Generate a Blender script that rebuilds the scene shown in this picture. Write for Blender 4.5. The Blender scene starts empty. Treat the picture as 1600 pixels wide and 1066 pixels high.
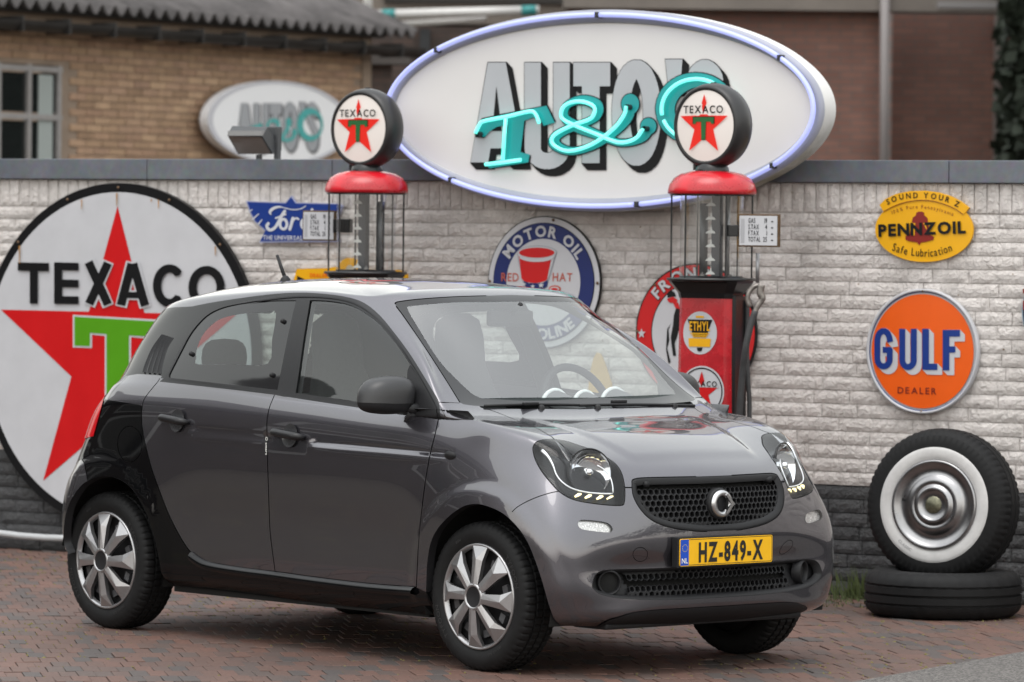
import bpy, bmesh, math, random
import numpy as np
from math import sin, cos, tan, pi, radians, sqrt, atan2
from mathutils import Vector, Matrix
from mathutils.bvhtree import BVHTree
from mathutils.geometry import delaunay_2d_cdt

random.seed(7); np.random.seed(7)
SC = bpy.context.scene
COL = SC.collection

# ------------------------------------------------------------------ camera
FPX, CAM_H, PITCH, ROLL = 7500.0, 1.769, 0.0229, 0.0110
_F = Vector((0, cos(PITCH), -sin(PITCH))); _r = Vector((1, 0, 0)); _u = _r.cross(_F)
CR = cos(ROLL)*_r + sin(ROLL)*_u
CU = cos(ROLL)*_u - sin(ROLL)*_r
cam_d = bpy.data.cameras.new('camera'); cam = bpy.data.objects.new('camera', cam_d); COL.objects.link(cam)
cam_d.sensor_width = 36.0; cam_d.lens = FPX*36.0/1600.0; cam_d.clip_start = 0.5; cam_d.clip_end = 2000
_m = Matrix((CR, CU, -_F)).transposed().to_4x4(); _m.translation = Vector((0, 0, CAM_H)); cam.matrix_world = _m
cam_d.dof.use_dof = True; cam_d.dof.focus_distance = 19.6; cam_d.dof.aperture_fstop = 4.5
SC.camera = cam
def ray(px, py):
    return Vector((0, 0, CAM_H)), (_F + CR*((px-800)/FPX) + CU*((533-py)/FPX))

# ------------------------------------------------------------------ world, sun, exposure (overcast day)
W = bpy.data.worlds.new('World'); SC.world = W; W.use_nodes = True
_n = W.node_tree; _n.nodes.clear()
_o = _n.nodes.new('ShaderNodeOutputWorld'); _b = _n.nodes.new('ShaderNodeBackground'); _s = _n.nodes.new('ShaderNodeTexSky')
_s.sky_type = 'NISHITA'; _s.sun_disc = False; _s.sun_elevation = radians(72); _s.sun_rotation = radians(205)
_s.air_density = 3.5; _s.dust_density = 1.5; _s.ozone_density = 1.0
_h = _n.nodes.new('ShaderNodeHueSaturation'); _h.inputs['Saturation'].default_value = 0.16
_n.links.new(_s.outputs[0], _h.inputs['Color']); _n.links.new(_h.outputs[0], _b.inputs[0]); _n.links.new(_b.outputs[0], _o.inputs[0])
_b.inputs[1].default_value = 0.15
SUN_EL, SUN_AZ = radians(72), radians(205)
sd = bpy.data.lights.new('sun', 'SUN'); sd.energy = 0.5; sd.angle = radians(40); sd.color = (1, 0.97, 0.93)
sun = bpy.data.objects.new('sun', sd); COL.objects.link(sun)
_sv = Vector((sin(SUN_AZ)*cos(SUN_EL), cos(SUN_AZ)*cos(SUN_EL), sin(SUN_EL)))
sun.rotation_euler = _sv.to_track_quat('Z', 'Y').to_euler()
SC.view_settings.view_transform = 'Standard'; SC.view_settings.look = 'None'
SC.view_settings.gamma = 1.0; SC.view_settings.use_curve_mapping = False; SC.view_settings.exposure = 1.05

# ------------------------------------------------------------------ helpers
def empty(name, loc=(0, 0, 0), rz=0.0, parent=None):
    o = bpy.data.objects.new(name, None); COL.objects.link(o); o.location = loc; o.rotation_euler = (0, 0, rz)
    o.empty_display_size = 0.2
    if parent: o.parent = parent
    return o
def tag(o, label=None, cat=None, group=None, kind=None):
    if label: o['label'] = label
    if cat: o['category'] = cat
    if group: o['group'] = group
    if kind: o['kind'] = kind
    return o
def link_mesh(name, me, mat=None, parent=None, loc=None, rot=None):
    o = bpy.data.objects.new(name, me); COL.objects.link(o)
    if mat is not None and not me.materials: me.materials.append(mat)
    if parent: o.parent = parent
    if loc is not None: o.location = loc
    if rot is not None: o.rotation_euler = rot
    return o
def mesh_from(name, verts, faces, smooth=False):
    me = bpy.data.meshes.new(name); me.from_pydata([tuple(v) for v in verts], [], [tuple(f) for f in faces]); me.update()
    if smooth: me.polygons.foreach_set('use_smooth', [True]*len(me.polygons))
    return me
def pyobj(name, verts, faces, mat=None, parent=None, smooth=False, **k):
    return link_mesh(name, mesh_from(name, verts, faces, smooth), mat, parent, **k)
def copy_tree(o, parent=None):
    c = o.copy(); COL.objects.link(c)
    if parent: c.parent = parent
    for ch in list(o.children): copy_tree(ch, c)
    return c
class MB:
    """collects simple solids into one mesh"""
    def __init__(s): s.v = []; s.f = []
    def add(s, v, f):
        b = len(s.v); s.v += [tuple(x) for x in v]; s.f += [tuple(i+b for i in q) for q in f]; return s
    def box(s, x0, x1, y0, y1, z0, z1):
        return s.add([(x0,y0,z0),(x1,y0,z0),(x1,y1,z0),(x0,y1,z0),(x0,y0,z1),(x1,y0,z1),(x1,y1,z1),(x0,y1,z1)],
                     [(0,3,2,1),(4,5,6,7),(0,1,5,4),(1,2,6,5),(2,3,7,6),(3,0,4,7)])
    def tube(s, pts, r, n=10, caps=True):
        pts = [Vector(p) for p in pts]; m = len(pts); rr = r if isinstance(r, (list, tuple)) else [r]*m
        V = []; F = []; prev = None
        for i, p in enumerate(pts):
            t = (pts[min(i+1, m-1)] - pts[max(i-1, 0)]).normalized()
            if prev is None:
                a = t.orthogonal().normalized()
            else:
                a = (prev - t*prev.dot(t)).normalized()
            prev = a; b = t.cross(a)
            for k in range(n):
                w = 2*pi*k/n; V.append(p + (a*cos(w) + b*sin(w))*rr[i])
        for i in range(m-1):
            for k in range(n):
                F.append((i*n+k, i*n+(k+1) % n, (i+1)*n+(k+1) % n, (i+1)*n+k))
        if caps: F.append(tuple(range(n))[::-1]); F.append(tuple(range((m-1)*n, m*n)))
        return s.add(V, F)
    def lathe(s, prof, n=32, c=(0, 0, 0), axis='Z', closed=False):
        """prof: list of (r, h)"""
        V = []; F = []; m = len(prof)
        for r, h in prof:
            for k in range(n):
                w = 2*pi*k/n; p = (r*cos(w), r*sin(w), h)
                if axis == 'Y': p = (p[0], p[2], p[1])
                if axis == 'X': p = (p[2], p[0], p[1])
                V.append((p[0]+c[0], p[1]+c[1], p[2]+c[2]))
        for i in range(m - (0 if closed else 1)):
            j = (i+1) % m
            for k in range(n):
                F.append((i*n+k, i*n+(k+1) % n, j*n+(k+1) % n, j*n+k))
        return s.add(V, F)
    def build(s, name, mat=None, parent=None, smooth=False, bevel=0, **k):
        o = pyobj(name, s.v, s.f, mat, parent, smooth, **k)
        bm = bmesh.new(); bm.from_mesh(o.data); bmesh.ops.remove_doubles(bm, verts=bm.verts, dist=1e-6)
        bmesh.ops.dissolve_degenerate(bm, edges=bm.edges, dist=1e-7)
        if bevel: bmesh.ops.bevel(bm, geom=list(bm.edges), offset=bevel, segments=2, affect='EDGES', profile=0.6)
        bmesh.ops.recalc_face_normals(bm, faces=bm.faces); bm.to_mesh(o.data); bm.free()
        return o
def sharp_smooth(o, ang=35):
    me = o.data; me.polygons.foreach_set('use_smooth', [True]*len(me.polygons))
    me.set_sharp_from_angle(angle=radians(ang)); return o

# ------------------------------------------------------------------ materials
MATS = {}
def mat(name, color=(.5, .5, .5), rough=.5, metal=0.0, coat=0.0, spec=.5, emis=None, es=0.0, build=None, coat_rough=0.03):
    if name in MATS: return MATS[name]
    m = bpy.data.materials.new(name); m.use_nodes = True; nt = m.node_tree; b = nt.nodes['Principled BSDF']
    b.inputs['Base Color'].default_value = (*color, 1); b.inputs['Roughness'].default_value = rough
    b.inputs['Metallic'].default_value = metal; b.inputs['Coat Weight'].default_value = coat
    b.inputs['Coat Roughness'].default_value = coat_rough; b.inputs['Specular IOR Level'].default_value = spec
    if emis: b.inputs['Emission Color'].default_value = (*emis, 1); b.inputs['Emission Strength'].default_value = es
    if build: build(nt, b)
    MATS[name] = m; return m
def node(nt, t, **k):
    n = nt.nodes.new(t)
    for a, v in k.items():
        if a.startswith('i_'): n.inputs[a[2:].replace('_', ' ')].default_value = v
        else: setattr(n, a, v)
    return n
def noise(nt, scale, detail=4, rough=.55, coord='Object', vec=None, dist=0.0):
    n = node(nt, 'ShaderNodeTexNoise'); n.inputs['Scale'].default_value = scale; n.inputs['Detail'].default_value = detail
    n.inputs['Roughness'].default_value = rough; n.inputs['Distortion'].default_value = dist
    if vec is None:
        tc = node(nt, 'ShaderNodeTexCoord'); vec = tc.outputs[coord]
    nt.links.new(vec, n.inputs['Vector']); return n
def ramp(nt, src, stops, interp='LINEAR'):
    r = node(nt, 'ShaderNodeValToRGB'); r.color_ramp.interpolation = interp; e = r.color_ramp.elements
    while len(e) < len(stops): e.new(.5)
    for q, (p, c) in zip(e, stops):
        q.position = p; q.color = (*c, 1) if len(c) == 3 else c
    nt.links.new(src, r.inputs[0]); return r
def mixc(nt, fac, a, b, mode='MIX'):
    m = node(nt, 'ShaderNodeMix', data_type='RGBA', blend_type=mode)
    for s, v in ((0, fac), (6, a), (7, b)):
        if hasattr(v, 'links'): nt.links.new(v, m.inputs[s])
        elif isinstance(v, (int, float)): m.inputs[s].default_value = v
        else: m.inputs[s].default_value = (*v, 1)
    return m.outputs[2]
def bump(nt, b, src, strength=.3, dist=.01):
    n = node(nt, 'ShaderNodeBump'); n.inputs['Strength'].default_value = strength; n.inputs['Distance'].default_value = dist
    nt.links.new(src, n.inputs['Height']); nt.links.new(n.outputs[0], b.inputs['Normal']); return n
def var_build(scale, amt, rough_amt=.1, bump_s=0.0, bump_d=.004, coord='Object'):
    """slight colour and gloss variation on a plain colour"""
    def f(nt, b):
        c = tuple(b.inputs['Base Color'].default_value[:3]); n = noise(nt, scale, 6, .6, coord)
        r = ramp(nt, n.outputs['Fac'], [(.3, tuple(max(0, v*(1-amt)) for v in c)), (.7, tuple(min(1, v*(1+amt)) for v in c))])
        nt.links.new(r.outputs[0], b.inputs['Base Color'])
        r0 = b.inputs['Roughness'].default_value
        mr = node(nt, 'ShaderNodeMapRange'); mr.inputs[3].default_value = max(0, r0-rough_amt); mr.inputs[4].default_value = min(1, r0+rough_amt)
        nt.links.new(n.outputs['Fac'], mr.inputs[0]); nt.links.new(mr.outputs[0], b.inputs['Roughness'])
        if bump_s: bump(nt, b, n.outputs['Fac'], bump_s, bump_d)
    return f
def smooth_poly(pts, closed=False, n=5):
    pts = [np.array(p, float) for p in pts]; m = len(pts); out = []
    rng = range(m if closed else m-1)
    for i in rng:
        p0 = pts[(i-1) % m] if closed or i > 0 else 2*pts[0]-pts[1]
        p1, p2 = pts[i], pts[(i+1) % m]
        p3 = pts[(i+2) % m] if closed or i+2 < m else 2*pts[-1]-pts[-2]
        for k in range(n):
            t = k/n; out.append(.5*((2*p1)+(-p0+p2)*t+(2*p0-5*p1+4*p2-p3)*t*t+(-p0+3*p1-3*p2+p3)*t**3))
    if not closed: out.append(pts[-1])
    return out
# ------------------------------------------------------------------ text helpers (built-in font only)
_GL = {}
def glyph(ch, bold=0.0):
    k = (ch, round(bold, 4))
    if k not in _GL:
        cu = bpy.data.curves.new('glyph', 'FONT'); cu.body = ch; cu.size = 1.0; cu.offset = bold; cu.resolution_u = 3; cu.dimensions = '2D'; cu.fill_mode = 'FRONT'
        ob = bpy.data.objects.new('glyph', cu); me = bpy.data.meshes.new_from_object(ob)
        v = np.array([tuple(p.co)[:2] for p in me.vertices]).reshape(-1, 2); f = [tuple(p.vertices) for p in me.polygons]
        bpy.data.objects.remove(ob); bpy.data.curves.remove(cu); bpy.data.meshes.remove(me)
        if len(v): lo, hi = v[:, 0].min(), v[:, 0].max()
        else: lo, hi = 0, .3
        _GL[k] = (v, f, lo, hi)
    return _GL[k]
CAPH = .729
def text_layout(s, h, bold=.0, sx=1.0, gap=.10, slant=0.0):
    """flat text of cap height h, centred on x; returns verts (x, z), faces, width"""
    V = []; F = []; x = 0; k = h/CAPH; pen = []
    for ch in s:
        if ch == ' ': x += .32; continue
        v, f, lo, hi = glyph(ch, bold); pen.append((v, f, x-lo)); x += hi-lo+gap
    x -= gap
    for v, f, ox in pen:
        b = len(V)
        for p in v: V.append(((p[0]+ox-x/2)*k*sx + slant*p[1]*k, p[1]*k))
        F += [tuple(i+b for i in q) for q in f]
    return V, F, x*k*sx
def text_arc_layout(s, h, R, mid, bold=.0, sx=1.0, gap=.12, inner=False, only=None):
    """letters round a circle of radius R (baseline); mid = angle of the middle of the word; inner: reads along the bottom"""
    V = []; F = []; k = h/CAPH; adv = []; x = 0
    for ch in s:
        if ch == ' ': x += .34; continue
        v, f, lo, hi = glyph(ch, bold); adv.append((v, f, lo, hi, x)); x += hi-lo+gap
    x -= gap
    for v, f, lo, hi, ox in (adv if only is None else adv[only[0]:only[1]]):
        cx = (ox+(hi-lo)/2-x/2)*k*sx; a = mid - cx/R if not inner else mid + cx/R
        b = len(V)
        for p in v:
            lx = (p[0]-(lo+hi)/2)*k*sx; ly = p[1]*k
            if not inner: V.append((cos(a)*(R+ly)+sin(a)*lx, sin(a)*(R+ly)-cos(a)*lx))
            else: V.append((cos(a)*(R-ly)-sin(a)*lx, sin(a)*(R-ly)+cos(a)*lx))
        F += [tuple(i+b for i in q) for q in f]
    return V, F
def flat_part(name, V2, F, m, parent, y=0.0, off=(0, 0), t=0.0):
    """2-D shape (x, z) as a thin sheet facing -Y of its parent"""
    V = [(p[0]+off[0], y, p[1]+off[1]) for p in V2]
    Fo = []
    for q in F:
        a = 0
        for i in range(len(q)):
            (x1, z1), (x2, z2) = V2[q[i]][:2], V2[q[(i+1) % len(q)]][:2]; a += x1*z2-x2*z1
        Fo.append(q if a > 0 else q[::-1])
    return pyobj(name, V, Fo, m, parent)
def fill(polys, holes=False):
    """triangulated union of 2-D polygons"""
    V = []; E = []; Fc = []
    for p in polys:
        if sum(p[i][0]*p[(i+1) % len(p)][1]-p[(i+1) % len(p)][0]*p[i][1] for i in range(len(p))) < 0: p = p[::-1]
        b = len(V); V += [Vector(q[:2]) for q in p]; Fc.append(list(range(b, b+len(p))))
    r = delaunay_2d_cdt(V, [], Fc, 0, 1e-6)
    return [tuple(v) for v in r[0]], [tuple(f) for f, og in zip(r[2], r[5]) if og]
def fill_p(name, polys, m, parent, y=0.0, off=(0, 0), holes=False):
    V, F = fill(polys, holes); return flat_part(name, V, F, m, parent, y, off)
def solid_p(name, poly, m, parent, y0, y1, mside=None):
    """prism of a 2-D outline between depths y0 (front) and y1"""
    n = len(poly); V, F = fill([poly]); nb = len(V)
    VV = [(p[0], y0, p[1]) for p in V] + [(p[0], y1, p[1]) for p in V]
    FF = []
    for q in F:
        a = sum(V[q[i]][0]*V[q[(i+1) % 3]][1]-V[q[(i+1) % 3]][0]*V[q[i]][1] for i in range(3))
        q = q if a > 0 else q[::-1]; FF.append(q); FF.append(tuple(i+nb for i in q[::-1]))
    b = len(VV)
    for p in poly: VV.append((p[0], y0, p[1])); VV.append((p[0], y1, p[1]))
    A = sum(poly[i][0]*poly[(i+1) % n][1]-poly[(i+1) % n][0]*poly[i][1] for i in range(n))
    for i in range(n):
        j = (i+1) % n; q = (b+2*i, b+2*i+1, b+2*j+1, b+2*j); FF.append(q if A < 0 else q[::-1])
    o = pyobj(name, VV, FF, m, parent)
    return o
def ell(rx, rz, n=64, cx=0, cz=0, a0=0, a1=2*pi):
    return [(cx+rx*cos(a0+(a1-a0)*i/n), cz+rz*sin(a0+(a1-a0)*i/n)) for i in range(n)]
def ring2(r0x, r0z, r1x, r1z, n=64, a0=0.0, a1=2*pi):
    """flat annulus (x, z)"""
    V = []; F = []; full = abs(a1-a0-2*pi) < 1e-6; m = n if full else n+1
    for i in range(m):
        a = a0+(a1-a0)*i/n; V += [(r0x*cos(a), r0z*sin(a)), (r1x*cos(a), r1z*sin(a))]
    for i in range(n):
        j = (i+1) % m; F.append((2*i, 2*i+1, 2*j+1, 2*j))
    return V, F

# ================================================================== SETTING
TH, D0 = 0.5589, 24.563
WALL_M = Matrix.Translation((0, D0, 0)) @ Matrix.Rotation(-TH, 4, 'Z')
class Plane:
    """upright plane; local x to the right, z up, front face towards local -y"""
    def __init__(s, M, off=0.0): s.M = M @ Matrix.Translation((0, -off, 0)); s.I = s.M.inverted()
    def L(s, px, py):
        o, d = ray(px, py); o = s.I @ o; d = s.I.to_3x3() @ d; t = -o.y/d.y; p = o+d*t; return (p.x, p.z)
    def poly(s, pts): return [s.L(*p) for p in pts]
WP = Plane(WALL_M)
def ground_px(px, py, z=0.0):
    o, d = ray(px, py); t = (z-o.z)/d.z; return o+d*t
def at_depth(px, py, d):
    o, r_ = ray(px, py); return o+r_*(d/r_.y)

# ---------------------------------------------------------------- materials
def isl_random(nt):
    oi = node(nt, 'ShaderNodeObjectInfo'); g = node(nt, 'ShaderNodeNewGeometry'); a = node(nt, 'ShaderNodeMath', operation='ADD'); f = node(nt, 'ShaderNodeMath', operation='FRACT')
    nt.links.new(oi.outputs['Random'], a.inputs[0]); nt.links.new(g.outputs['Random Per Island'], a.inputs[1]); nt.links.new(a.outputs[0], f.inputs[0]); return f.outputs[0]
def world_noise(nt, scale, detail=5, rough=.6, dist=0.0):
    g = node(nt, 'ShaderNodeNewGeometry'); return noise(nt, scale, detail, rough, vec=g.outputs['Position'], dist=dist)
def wallpaint(c0, c1, dirt, dirt_amt):
    def f(nt, b):
        r = ramp(nt, isl_random(nt), [(0, c0), (1, c1)])
        n1 = world_noise(nt, 3.0, 6); n2 = world_noise(nt, 55, 5, .65); n3 = world_noise(nt, 14, 4)
        d1 = ramp(nt, n1.outputs['Fac'], [(.45, (0, 0, 0)), (.75, (1, 1, 1))]); d2 = ramp(nt, n2.outputs['Fac'], [(.60, (0, 0, 0)), (.70, (1, 1, 1))])
        m1 = mixc(nt, .5, d1.outputs[0], d2.outputs[0], 'MULTIPLY')
        sc = node(nt, 'ShaderNodeMath', operation='MULTIPLY'); sc.inputs[1].default_value = dirt_amt
        nt.links.new(m1, sc.inputs[0]); c = mixc(nt, sc.outputs[0], r.outputs[0], dirt)
        d3 = ramp(nt, n3.outputs['Fac'], [(.3, (.86, .86, .86)), (.7, (1, 1, 1))]); c2 = mixc(nt, 1.0, c, d3.outputs[0], 'MULTIPLY')
        g = node(nt, 'ShaderNodeNewGeometry'); mp = node(nt, 'ShaderNodeMapping'); mp.inputs['Scale'].default_value = (3.5, 3.5, 26); nt.links.new(g.outputs['Position'], mp.inputs[0])
        n4 = noise(nt, 1.0, 5, .7, vec=mp.outputs[0]); d4 = ramp(nt, n4.outputs['Fac'], [(.66, (0, 0, 0)), (.74, (1, 1, 1))]); n5 = world_noise(nt, 1.2, 3); d5 = ramp(nt, n5.outputs['Fac'], [(.48, (0, 0, 0)), (.62, (1, 1, 1))])
        c3 = mixc(nt, mixc(nt, 1.0, d4.outputs[0], d5.outputs[0], 'MULTIPLY'), c2, dirt); n6 = world_noise(nt, 21, 2); d6 = ramp(nt, n6.outputs['Fac'], [(.735, (0, 0, 0)), (.76, (1, 1, 1))]); c4_ = mixc(nt, d6.outputs[0], c3, tuple(v*1.2+.02*k for k, v in zip((5, 2.5, 0), dirt)))
        nt.links.new(c4_, b.inputs['Base Color'])
        h = world_noise(nt, 30, 7, .66, 1.2); bump(nt, b, h.outputs['Fac'], 1.0, .022)
    return f
M_WB = mat('white painted split brick', (.6, .57, .55), .75, build=wallpaint((.72, .672, .645), (.77, .72, .695), (.16, .14, .12), .8))
M_PB = mat('charcoal painted brick', (.05, .05, .052), .6, build=wallpaint((.040, .041, .044), (.062, .062, .066), (.12, .12, .11), .4))
M_MOR = mat('painted mortar', (.40, .375, .36), .85, build=wallpaint((.58, .54, .515), (.62, .575, .55), (.12, .10, .09), .8))
M_MORD = mat('dark painted mortar', (.025, .025, .027), .8, build=wallpaint((.022, .022, .024), (.03, .03, .032), (.05, .05, .05), .4))
def coping_b(nt, b):
    n = world_noise(nt, 2.5, 6, .65); n2 = world_noise(nt, 24, 5)
    r = ramp(nt, n.outputs['Fac'], [(.3, (.080, .090, .112)), (.55, (.110, .120, .142)), (.8, (.155, .162, .178))]); c = mixc(nt, .35, r.outputs[0], n2.outputs['Color'], 'OVERLAY')
    hs = node(nt, 'ShaderNodeHueSaturation'); hs.inputs['Saturation'].default_value = .9; nt.links.new(c, hs.inputs['Color']); nt.links.new(hs.outputs[0], b.inputs['Base Color']); bump(nt, b, n2.outputs['Fac'], .2, .004)
M_COP = mat('weathered coping', (.15, .16, .18), .55, build=coping_b)

# ---------------------------------------------------------------- ground
def ground_b(nt, b):
    n = world_noise(nt, 6, 6); n2 = world_noise(nt, 1.1, 4)
    r = ramp(nt, n.outputs['Fac'], [(.35, (.045, .036, .029)), (.6, (.062, .050, .036)), (.75, (.11, .098, .036))])
    nt.links.new(r.outputs[0], b.inputs['Base Color']); bump(nt, b, n.outputs['Fac'], .5, .01)
g_ = pyobj('ground', [(-220, -200, -.008), (220, -200, -.008), (220, 260, -.008), (-220, 260, -.008)], [(0, 1, 2, 3)], mat('sandy ground', (.06, .055, .04), .95, build=ground_b))
tag(g_, kind='structure')
def paver_b(nt, b):
    r = ramp(nt, isl_random(nt), [(0, (.100, .057, .045)), (.24, (.118, .062, .047)), (.42, (.082, .057, .049)), (.58, (.064, .053, .050)), (.68, (.108, .060, .046)), (.82, (.092, .057, .047)), (.92, (.068, .055, .051))], 'CONSTANT')
    n = world_noise(nt, 60, 5); n2 = world_noise(nt, .9, 4); m = ramp(nt, n.outputs['Fac'], [(.3, (.72, .72, .72)), (.7, (1.15, 1.15, 1.15))])
    c = mixc(nt, 1.0, r.outputs[0], m.outputs[0], 'MULTIPLY'); m2 = ramp(nt, n2.outputs['Fac'], [(.3, (.8, .8, .8)), (.7, (1.15, 1.12, 1.1))])
    c = mixc(nt, 1.0, c, m2.outputs[0], 'MULTIPLY'); nt.links.new(c, b.inputs['Base Color']); bump(nt, b, n.outputs['Fac'], .3, .003)
M_PAV = mat('clay pavers', (.1, .07, .06), .68, build=paver_b)
def paver_mesh(l, w, h=.02, bev=.006):
    V = [(-l/2, -w/2, -h), (l/2, -w/2, -h), (l/2, w/2, -h), (-l/2, w/2, -h)] + [(-l/2, -w/2, -bev), (l/2, -w/2, -bev), (l/2, w/2, -bev), (-l/2, w/2, -bev)] + [(-l/2+bev, -w/2+bev, 0), (l/2-bev, -w/2+bev, 0), (l/2-bev, w/2-bev, 0), (-l/2+bev, w/2-bev, 0)]
    F = [(0, 1, 5, 4), (1, 2, 6, 5), (2, 3, 7, 6), (3, 0, 4, 7), (4, 5, 9, 8), (5, 6, 10, 9), (6, 7, 11, 10), (7, 4, 8, 11), (8, 9, 10, 11)]
    return V, F
pavement = empty('brick_pavement', (0, 0, 0)); tag(pavement, kind='structure')
pv, pf = paver_mesh(.0685, .2075, bev=.002); PAV_ME = mesh_from('paver', pv, pf); PAV_ME.materials.append(M_PAV)
PY = radians(9.5); c_, s_ = cos(PY), sin(PY); spots = []
PLx, PWy = .0705, .2105
for j in range(-44, 26):
    for i in range(-75, 62):
        lx = (i + (.5 if j % 2 else 0))*PLx + random.uniform(-.0015, .0015); ly = j*PWy + random.uniform(-.002, .002)
        x, y = c_*lx-s_*ly, D0+s_*lx+c_*ly
        if y < 16.6: continue
        d = y; px = 800+FPX*x/d; py = 361+FPX*CAM_H/d
        if -260 < px < 1860 and py < 1260 and (WALL_M.inverted() @ Vector((x, y, 0))).y < .02: spots.append((px, py, x, y))
road_a, road_b = ground_px(1342, 1066), ground_px(1600, 1020)
rd_dir = (road_b-road_a).normalized(); rd_n = Vector((rd_dir.y, -rd_dir.x, 0))
spots = [q for q in spots if (Vector((q[2], q[3], 0))-road_a).dot(rd_n) < .04]
vis = [q for q in spots if 0 <= q[0] <= 1600 and q[1] <= 1066 and not (120 < q[0] < 1280 and q[1] < 985) and not (650 < q[0] < 900 and q[1] < 1045)]
vis.sort(key=lambda q: -q[1]); near = set(id(q) for q in vis[:300])
joV, joF = [], []
for q in spots:
    dz = random.uniform(-.003, .002); tx, ty = random.uniform(-.012, .012), random.uniform(-.012, .012); rz = PY+random.uniform(-.012, .012)
    if id(q) in near:
        o = bpy.data.objects.new('paver', PAV_ME); COL.objects.link(o); o.parent = pavement; o.location = (q[2], q[3], dz); o.rotation_euler = (tx, ty, rz)
    else:
        M = Matrix.Translation((q[2], q[3], dz)) @ Matrix.Rotation(rz, 4, 'Z') @ Matrix.Rotation(tx, 4, 'X') @ Matrix.Rotation(ty, 4, 'Y'); b = len(joV)
        joV += [tuple(M @ Vector(v)) for v in pv]; joF += [tuple(i+b for i in f) for f in pf]
o = pyobj('pavers', joV, joF, M_PAV, pavement); o['kind'] = 'stuff'
# plain brick ground beyond the laid field
def road_b_(nt, b):
    g = node(nt, 'ShaderNodeNewGeometry'); v = node(nt, 'ShaderNodeTexVoronoi'); v.inputs['Scale'].default_value = 110; nt.links.new(g.outputs['Position'], v.inputs['Vector'])
    r = ramp(nt, v.outputs['Color'], [(.2, (.05, .046, .043)), (.5, (.10, .092, .087)), (.8, (.17, .158, .148))]); nt.links.new(r.outputs[0], b.inputs['Base Color'])
    n = ramp(nt, v.outputs['Distance'], [(0, (1, 1, 1)), (.6, (0, 0, 0))]); bump(nt, b, n.outputs[0], .6, .008)
ra, rb_ = road_a-rd_dir*30, road_a+rd_dir*40
pts = [ra, rb_, rb_+rd_n*25, ra+rd_n*25]
o = pyobj('road', [(p.x, p.y, .006) for p in pts], [(0, 1, 2, 3)], mat('exposed aggregate asphalt', (.15, .14, .13), .85, build=road_b_)); tag(o, kind='structure')
if o.data.polygons[0].normal.z < 0: o.data.flip_normals()
# moss and fallen seed in the joints
mV, mF = [], []
def blob(x, y, z, r, hgt):
    b = len(mV); n = 5; a0 = random.random()*6
    for k in range(n): mV.append((x+r*random.uniform(.5, 1.2)*cos(a0+2*pi*k/n), y+r*random.uniform(.5, 1.2)*sin(a0+2*pi*k/n), z))
    mV.append((x, y, z+hgt)); mF.extend([(b+k, b+(k+1) % n, b+n) for k in range(n)])
patches = [(random.uniform(-120, 1720), random.uniform(850, 1066), random.uniform(.5, 1)) for _ in range(46)]
for q in spots:
    w = .05
    for (ax, ay, aw) in patches:
        if abs(q[0]-ax) < 150 and abs(q[1]-ay) < 14: w += .9*aw
    if q[0] > 1290: w += .7
    for _ in range(int(w+random.random())):
        e = random.choice((0, 1)); t = random.uniform(-.5, .5); lx, ly = (t*PLx, PWy/2) if e else (PLx/2, t*PWy)
        blob(q[2]+c_*lx-s_*ly, q[3]+s_*lx+c_*ly, -.003, random.uniform(.004, .013), random.uniform(.003, .009))
o = pyobj('moss', mV, mF, mat('yellow green moss', (.12, .105, .028), .9, build=var_build(30, .4, .05))); tag(o, 'yellow green moss and seed caught between the pavers', kind='stuff')

# ---------------------------------------------------------------- white wall
wall = empty('painted_brick_wall', (0, D0, 0), -TH)
tag(wall, 'rough white painted brick wall with dark plinth and grey coping', 'wall')
CP_, Z_S0, Z_S1, Z_C1, Z_PL = .0668, 1.873, 2.024, 2.134, .5596
XL, XR = -9.5, 5.6
def rock_brick(w, h, seed, depth=.0045, nx=15, nz=4, back=.05):
    rg = random.Random(seed); V = []; F = []
    for j in range(nz):
        for i in range(nx):
            u_, v_ = i/(nx-1), j/(nz-1); e = min(u_, 1-u_, v_, 1-v_)
            y = -(.004+depth*rg.uniform(.35, 1.25)) if e > 0 else -.001+rg.uniform(-.002, .001)
            V.append(((u_-.5)*w + (rg.uniform(-.25, .25)*w/nx if 0 < i < nx-1 else 0), y, (v_-.5)*h + (rg.uniform(-.2, .2)*h/nz if 0 < j < nz-1 else 0)))
    for j in range(nz-1):
        for i in range(nx-1):
            a = j*nx+i; F.append((a, a+1, a+nx+1, a+nx))
    ring = list(range(nx)) + [nx*(k+1)-1 for k in range(1, nz)] + [nx*nz-1-k for k in range(1, nx)] + [nx*(nz-1-k) for k in range(1, nz-1)]
    b = len(V); V += [(V[i][0], back, V[i][2]) for i in ring]; n = len(ring)
    for k in range(n): F.append((ring[k], b+k, b+(k+1) % n, ring[(k+1) % n]))
    return V, F
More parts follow.
